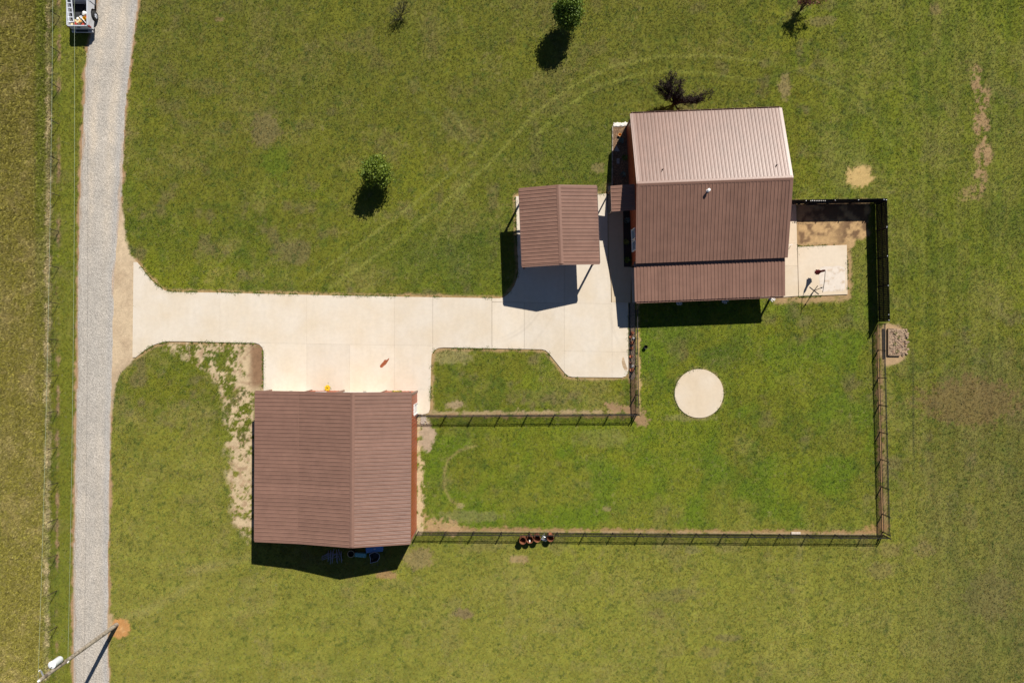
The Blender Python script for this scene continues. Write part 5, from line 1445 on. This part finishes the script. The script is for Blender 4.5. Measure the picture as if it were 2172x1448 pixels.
# ================================================================== THINGS IN THE SHADE BEHIND THE WORKSHOP
p = W(710, 1178)
R = empty('scrap_wood_pile', (p.x, p.y, 0), 0, 'pile of grey scrap laths in the shade behind the workshop', 'wood pile')
rr = random.Random(3)
for k in range(34):
    b = MB(); a = rr.gauss(0, .12) + (math.pi / 2 if k % 4 else rr.uniform(0, .5)); L_ = rr.uniform(.35, .95)
    c = Vector((-.75 + 1.5 * ((k * .377) % 1), rr.uniform(-.25, .25), .05 + k * .008)); d = Vector((math.cos(a), math.sin(a), 0)) * L_ / 2
    b.bar(c - d, c + d, .03, .05); b.build('lath', M['brush'], R)
p = W(744.5, 1174, .5)
b = MB(); b.lathe([(0, 0), (.26, 0), (.29, .5), (.30, .52), (.27, .52), (.24, .05), (0, .05)], seg=24); thing('dark_tub', b, M['dark_plastic'], 'round dark tub behind the workshop', 'tub', (p.x, p.y, 0), smooth=True)
p = W(744.5, 1174.4, .53); b = MB(); b.lathe([(.27, 0), (.30, 0), (.30, .012), (.27, .012), (.27, 0)], seg=24); b.build('tub_rim', M['cream'], bpy.data.objects['dark_tub'], loc=(0, 0, .525))
p = W(764, 1177, .4)
R = empty('teal_trough', (p.x, p.y, 0), -.08, 'teal plastic trough between the tub and the wheelbarrow', 'trough')
b = MB(); b.box((0, 0, .2), (1.0, .36, .36), bev=.03); b.build('trough_body', M['teal'], R)
for k in (-.3, 0, .3): b = MB(); b.lathe([(0, 0), (.035, 0), (.03, .02), (0, .025)], (k, -.1, .38), 10); b.build('knob', M['white'], R)
p = W(794, 1164.5, .5)
R = empty('blue_storage_bin', (p.x, p.y, 0), .1, 'blue plastic storage bin against the back of the workshop', 'bin')
b = MB(); b.box((0, 0, .25), (1.4, .44, .5), bev=.03); b.build('bin_body', M['blue'], R)
b = MB(); b.box((0, 0, .52), (1.46, .48, .05), bev=.015); b.build('lid', M['blue'], R); b = MB(); b.box((.05, .05, .555), (.2, .12, .03)); b.build('handle', M['tubgrey'], R)
p = W(795, 1181, .55)
R = empty('wheelbarrow', (p.x, p.y, 0), 0, 'grey poly wheelbarrow behind the workshop', 'wheelbarrow')
b = MB(); bm = b.bm
out = [(-.42, .30), (0, .48), (.38, .30), (.44, -.02), (.22, -.34), (-.38, -.5), (-.36, -.1), (-.46, .12)]
r1 = [bm.verts.new((x, y, .60)) for x, y in out]; r2 = [bm.verts.new((x * .93, y * .93, .60)) for x, y in out]; r3 = [bm.verts.new((x * .55, y * .55, .28)) for x, y in out]; r4 = [bm.verts.new((x * .6, y * .6, .24)) for x, y in out]
for i in range(8):
    j = (i + 1) % 8
    bm.faces.new((r1[i], r1[j], r2[j], r2[i])); bm.faces.new((r2[i], r2[j], r3[j], r3[i])); bm.faces.new((r1[i], r1[j], r4[j], r4[i]))
bm.faces.new(r3); bm.faces.new(r4); b.build('tray', M['dark_plastic'], R)
b = MB(); b.tube([(x * 1.0, y * 1.0, .61) for x, y in out + [out[0]]], .022, 6); b.build('tray_rim', M['tubgrey'], R)
b = MB(); b.tube([(-.25, -.75, .5), (-.22, 0, .25), (-.06, .6, .2)], .02, 6); b.tube([(.25, -.75, .5), (.22, 0, .25), (.06, .6, .2)], .02, 6); b.build('frame', M['wood'], R)
b = MB(); b.lathe([(.08, -.04), (.18, -.04), (.2, 0), (.18, .04), (.08, .04)], seg=16); bmesh.ops.rotate(b.bm, verts=b.bm.verts[:], matrix=Matrix.Rotation(math.pi / 2, 3, 'Y')); b.build('wheel', M['tyre'], R, loc=(0, .62, .2))

# ================================================================== FLOWERS ON THE DRIVEWAY SIDE OF THE WORKSHOP
def flower_pot(loc, label, petal, green, r=.2, h=.34, n=26, seed=0, cr=.2):
    R = empty('flower_pot', loc, 0, label, 'flower pot')
    rr = random.Random(seed)
    b = MB(); b.lathe([(0, 0), (r * .7, 0), (r, h), (r + .02, h + .01), (r - .02, h), (r * .6, .06), (0, .06)], seg=18); b.build('pot', M['dark_plastic'], R, smooth=True)
    b = MB(); leaf_quads(b.bm, [Vector((rr.gauss(0, cr * .55), rr.gauss(0, cr * .55), h + rr.uniform(0, .12))) for _ in range(90)], .09, rr); b.build('foliage', M[green], R)
    b = MB()
    for k in range(n):
        a = k * 2.399; q = cr * math.sqrt((k + .5) / n) 
        if (q < cr * .25) and petal == 'petal': continue
        b.rock((q * math.cos(a), q * math.sin(a), h + .12 + .06 * (1 - q / cr) + rr.uniform(-.02, .02)), .045, (1.1, 1.1, .6), 1, seed + k)
    b.build('blossoms', M[petal], R)
    return R
p = W(694.5, 822.5, .5); flower_pot((p.x, p.y, ZT), 'pot of bright yellow flowers standing between the garage doors', 'petal', 'leaf_dark', seed=3, cr=.25, n=34)
# hanging wreath beside right garage door
wr = empty('door_wreath', W(842, 831.5, 2.3) + Vector((0, .02, 0)), 0, 'green wreath with yellow bow hanging on the workshop wall', 'wreath')
b = MB(); rr = random.Random(2)
leaf_quads(b.bm, [Vector((.33 * math.cos(a) + rr.gauss(0, .04), rr.gauss(.02, .05), .33 * math.sin(a) + rr.gauss(0, .04))) for a in [rr.uniform(0, 6.28) for _ in range(260)]], .10, rr); b.build('foliage', M['leaf'], wr)
b = MB(); b.box((-.12, .07, .28), (.24, .06, .10), bev=.02); b.box((.12, .07, .28), (.24, .06, .10), bev=.02); b.box((0, .09, .28), (.07, .07, .08)); b.build('bow', M['yellow'], wr)

# ================================================================== ROCKS ALONG THE DRIVEWAY BED
bed = flat_patch('gravel_bed', [(1333.2, 642), (1346.6, 642), (1347.5, 720), (1348, 800), (1341, 806), (1334.5, 801), (1333.2, 780)], .015, M['pea'], 'narrow strip of pea gravel between driveway and fence', kind='structure', th=.05)
b = MB(); b.bar(W(1335.3, 643) + Vector((0, 0, .03)), W(1335.8, 800) + Vector((0, 0, .03)), .02, .09)
tag(b.build('bed_edging', M['black'], None), 'thin black edging strip along the pea gravel bed', 'edging')
words = ['topmost rust red rock in the gravel bed by the driveway', 'long orange rock second from the top of the gravel bed', 'small white rock near the top of the gravel bed', 'rust red rock third from the top crossed by a post shadow',
         'round orange rock at the middle of the gravel bed', 'rust red rock just above the brown one in the bed', 'dark brown rock between the rust red and white rocks', 'small white rock near the bottom of the gravel bed', 'largest rust red rock at the bottom of the gravel bed']
M['rock_brown'] = noisy('brown_sandstone', (0.16, 0.07, 0.04), rough=.9, amp=.3, scale=12)
for i, (px, py, r, mt, sq) in enumerate([(1341, 706, .14, 'rock_orange', (1, 1.1, .8)), (1337.5, 714.5, .14, 'rock_orange', (1.2, .9, .7)), (1343.6, 717, .10, 'rock_white', (1, 1, .8)), (1340.5, 727.5, .14, 'rock_orange', (1, 1.2, .7)), (1339.6, 738.5, .145, 'rock_orange', (1, 1, .8)),
                                        (1337.8, 756, .15, 'rock_orange', (.9, 1.1, .8)), (1337.5, 769, .11, 'rock_brown', (1.1, .9, .7)), (1341, 776, .10, 'rock_white', (1.3, .8, .8)), (1340, 785, .17, 'rock_orange', (1, 1.2, .8))]):
    b = MB(); b.rock((0, 0, 0), r * 1.1, sq, 2, 30 + i); thing('garden_rock', b, M[mt], words[i], 'rock', (W(px, py).x, W(px, py).y, .07), 'rocks in the gravel bed by the driveway', rz=i, smooth=True)

# ================================================================== FRONT BEDS
flat_patch('mulch_bed', [(1300, 262), (1342, 262), (1338, 449), (1337, 396), (1299, 396)], .02, M['mulch'], 'brown mulch bed along the upper front wall', kind='structure', th=.06)
flat_patch('planting_bed', [(1322, 447), (1337.5, 447), (1338, 566), (1323.7, 566)], .04, M['mulch_dark'], 'dark mulch bed below the two front windows', kind='structure', th=.08)
te = empty('timber_edging', W(1299, 268), 0, 'weathered timber edging on the left of the mulch bed', 'edging')
for (a, b_) in (((1299.3, 268), (1299, 310)), ((1299, 311), (1298.6, 353)), ((1298.6, 354), (1298.2, 396))):
    b = MB(); b.bar(W(*a) - W(1299, 268) + Vector((0, 0, .05)), W(*b_) - W(1299, 268) + Vector((0, 0, .05)), .11, .10, bev=.01); b.build('timber', M['wood'], te)
rr = random.Random(8); b = MB()
for k in range(300):
    px = rr.uniform(1301.5, 1331); py = 265.5 + rr.gauss(0, 1.6) - (px - 1301) * .06
    q = W(px, py); b.rock((q.x, q.y, .05), rr.uniform(.04, .075), (1, 1, .7), 1, k)
tag(b.build('white_gravel', M['rock_white']), 'strip of white gravel at the top of the mulch bed', 'gravel', kind='stuff')
def plant(loc, label, mat, n=120, r=.25, h=.4, leaf=.12, seed=0):
    rr = random.Random(seed); R = empty('garden_plant', loc, 0, label, 'plant')
    b = MB()
    for k in range(n):
        a = rr.uniform(0, 6.28); rad = r * math.sqrt(rr.random()); z = rr.uniform(.06, h) * (1 - .5 * rad / r)
        c = Vector((rad * math.cos(a), rad * math.sin(a), z)); d = Vector((math.cos(a), math.sin(a), .8)).normalized()
        s = leaf * rr.uniform(.6, 1.3); t = d.cross(Vector((0, 0, 1))).normalized() * s * .22
        b.bm.faces.new([b.bm.verts.new(c - d * s * .5), b.bm.verts.new(c + t), b.bm.verts.new(c + d * s * .6), b.bm.verts.new(c - t)])
    b.build('foliage', M[mat], R)
    b = MB(); b.tube([(0, 0, -.03), (0, 0, h * .6)], [.02, .008], 5); b.build('stem', M['bark'], R)
for i, (px, py, lab, mt) in enumerate([(1317, 299, 'upper blue grey plant in the shaded mulch bed', 'leaf_blue'), (1321, 371, 'lower blue grey plant in the shaded mulch bed', 'leaf_blue'), (1325, 335, 'dark green shrub against the wall in the mulch bed', 'leaf_dark'),
                                       (1329, 468, 'spiky plant at the top of the bed below the front windows', 'leaf_blue'), (1327.5, 514, 'yellowish plant in the middle of the bed below the windows', 'leaf_sparse'), (1330, 552, 'dark plant at the bottom of the bed below the windows', 'leaf_dark')]):
    plant((W(px, py).x, W(px, py).y, .03), lab, mt, seed=i)
for i, (px, py, lab, s) in enumerate([(1308.5, 316, 'triangular grey stepping stone in the mulch bed', .3), (1311, 342, 'rectangular grey stepping stone in the mulch bed', .36)]):
    b = MB(); b.box((0, 0, .02), (s * .7, s * 1.3, .06), bev=.01) if i else b.prism([(-.25, -.2), (.25, -.22), (-.05, .3)], -.01, .05)
    thing('stepping_stone', b, M['stone_grey'], lab, 'stepping stone', (W(px, py).x, W(px, py).y, .02))
b = MB(); b.lathe([(0, 0), (.10, 0), (.14, .2), (.15, .22), (.12, .21), (.08, .03), (0, .03)], seg=16); thing('orange_bowl', b, M['orange'], 'small orange glazed bowl in the mulch bed', 'bowl', (W(1314, 287.5).x, W(1314, 287.5).y, .02), smooth=True)
# stones round the porch post feet
for i, (px, py) in enumerate([(1441, 641.5), (1538, 638), (1637.5, 634)]):
    b = MB(); rr = random.Random(i)
    for k in range(60):
        a = rr.uniform(0, 6.28); q = .27 * math.sqrt(rr.random()); b.rock((q * math.cos(a), q * math.sin(a) * .9, .02), rr.uniform(.03, .055), (1, 1, .7), 1, k)
    o = b.build('white_stones', M['rock_white'], None, loc=(W(px, py).x, W(px, py).y, .0)); tag(o, ['white stones round the shaded porch post nearest the picket fence', 'white stones round the shaded middle porch post', 'white stones round the sunlit right porch post'][i], 'stones', kind='stuff')
# pale rubble beside the workshop door
rr = random.Random(12); b = MB()
for k in range(70):
    px = 893 + abs(rr.gauss(0, 5)); py = 889 + rr.gauss(0, 5); q = W(px, py); b.rock((q.x, q.y, .02), rr.uniform(.04, .09), (1.2, 1, .6), 1, k)
tag(b.build('limestone_rubble', M['block']), 'scattered pale rubble by the corner of the workshop fence', 'rubble', kind='stuff')

# ================================================================== RAISED BED
p0 = W(1898.5, 725)
R = empty('raised_bed', (p0.x, p0.y, 0), 0, 'rubble filled raised bed with dark timber sides beyond the east fence', 'raised bed')
wx, wy = 1.32, 2.35
M['cedar'] = noisy('sun bleached boards', (0.26, 0.18, 0.11), rough=.9, amp=.3, scale=10)
for (c, s) in (((-wx / 2, 0, .07), (.07, wy, .22)), ((-.2, wy / 2, .04), (wx - .6, .06, .12)), ((-.1, -wy / 2, .07), (wx - .3, .07, .22))):
    b = MB(); b.box(c, s); b.build('side_board', M['cedar'], R)
b = MB(); b.box((0, 0, .03), (wx - .1, wy - .1, .12)); b.build('soil', M['pea'], R)
b = MB(); rr = random.Random(4)
M['rubble'] = noisy('pale_pink_rubble', (0.30, 0.21, 0.135), rough=.95, amp=.55, scale=6, second=(0.20, 0.12, 0.08), sec_scale=5)
for k in range(330): b.rock((rr.triangular(-wx / 2 + .06, wx / 2 + .42, .1), rr.uniform(-wy / 2 + .06, wy / 2 - .02), .10 + rr.uniform(-.03, .03)) if k < 280 else (rr.uniform(wx / 2, wx / 2 + .5), rr.uniform(-wy / 2, wy / 2), .03), rr.uniform(.03, .12), (1.3, 1, .45), 1, k)
o = b.build('rubble', M['rubble'], R); o['kind'] = 'stuff'
for i, (dx, dy) in enumerate([(-.1, -.15), (.2, .45), (.1, -.8), (-.05, .8)]):
    plant((p0.x + dx, p0.y + dy, .14), ['green weed at the centre of the raised bed', 'green weed right of centre in the raised bed', 'green weed at the bottom of the raised bed', 'green weed at the top of the raised bed'][i], 'leaf_sparse', 34, .16, .12, .09, 20 + i)
o = flat_patch('grey_mat', [(1870.5, 697), (1876.5, 697), (1878, 760), (1872, 762)], .02, M['mulch_dark'], 'strip of dark weed cloth under the east fence', 'weed cloth', th=.03)

# ================================================================== CANTILEVER PARASOL (closed)
pb = W(1726.8, 616.6)
R = empty('parasol', (pb.x, pb.y, ZT + .015), 0, 'closed dark red cantilever parasol with a crossed base on the patio', 'parasol')
def PL(px, py, h): return W(px, py, h) - Vector((pb.x, pb.y, ZT + .015))
bs = MB(); bs.bar(PL(1716.8, 608.5, .05), PL(1736.5, 624, .05), .09, .06); bs.build('base_bar', M['black'], R)
bs = MB(); bs.bar(PL(1734.5, 606, .105), PL(1719, 626, .105), .09, .05); bs.build('base_bar', M['black'], R)
bs = MB(); bs.tube([PL(1727, 616.6, .1), PL(1737, 612.3, 1.0), PL(1746.8, 608.8, 2.1)], .032, 10); bs.build('pole', M['black'], R, smooth=True)
bs = MB(); bs.tube([PL(1744.8, 620, 2.12), PL(1746.8, 609.0, 2.16), PL(1749.3, 592, 2.22), PL(1750.4, 573.3, 2.18)], .025, 8); bs.build('boom', M['black'], R, smooth=True)
bs = MB(); bs.box(PL(1742.2, 610.5, 1.55), (.09, .1, .14), bev=.01); bs.tube([PL(1742.2, 610.5, 1.55), PL(1742.2, 610.5, 1.55) + Vector((-.05, .12, .02))], .012, 6); bs.build('crank', M['black'], R)
bs = MB(); rr = random.Random(1)
prof = [(2.14, .03), (2.0, .07), (1.8, .085), (1.5, .08), (1.3, .10), (1.1, .15), (.9, .20), (.78, .22), (.70, .12)]
rings = []
for z, r in prof:
    c = PL(1750.4 - (2.14 - z) * 2.0, 573.3 + (2.14 - z) * .5, 2.14); 
    rings.append([bs.bm.verts.new(Vector((c.x, c.y, z - ZT)) + Vector((math.cos(a * math.pi / 8), math.sin(a * math.pi / 8), 0)) * r * (1.18 if a % 2 else .78)) for a in range(16)])
for i in range(len(rings) - 1):
    for k in range(16): bs.bm.faces.new((rings[i][k], rings[i][(k + 1) % 16], rings[i + 1][(k + 1) % 16], rings[i + 1][k]))
bs.bm.faces.new(rings[0]); bs.bm.faces.new(rings[-1]); bs.build('canopy', M['red_cloth'], R)
b = MB(); c = W(1672, 519.5, .4); e = W(1681, 519, .4); b.tube([c, e], .02, 8); b.tube([e, e - Vector((0, 0, .3))], .018, 8)
tag(b.build('drain_pipe', M['white'], None), 'short white pipe sticking out over the east path', 'pipe')
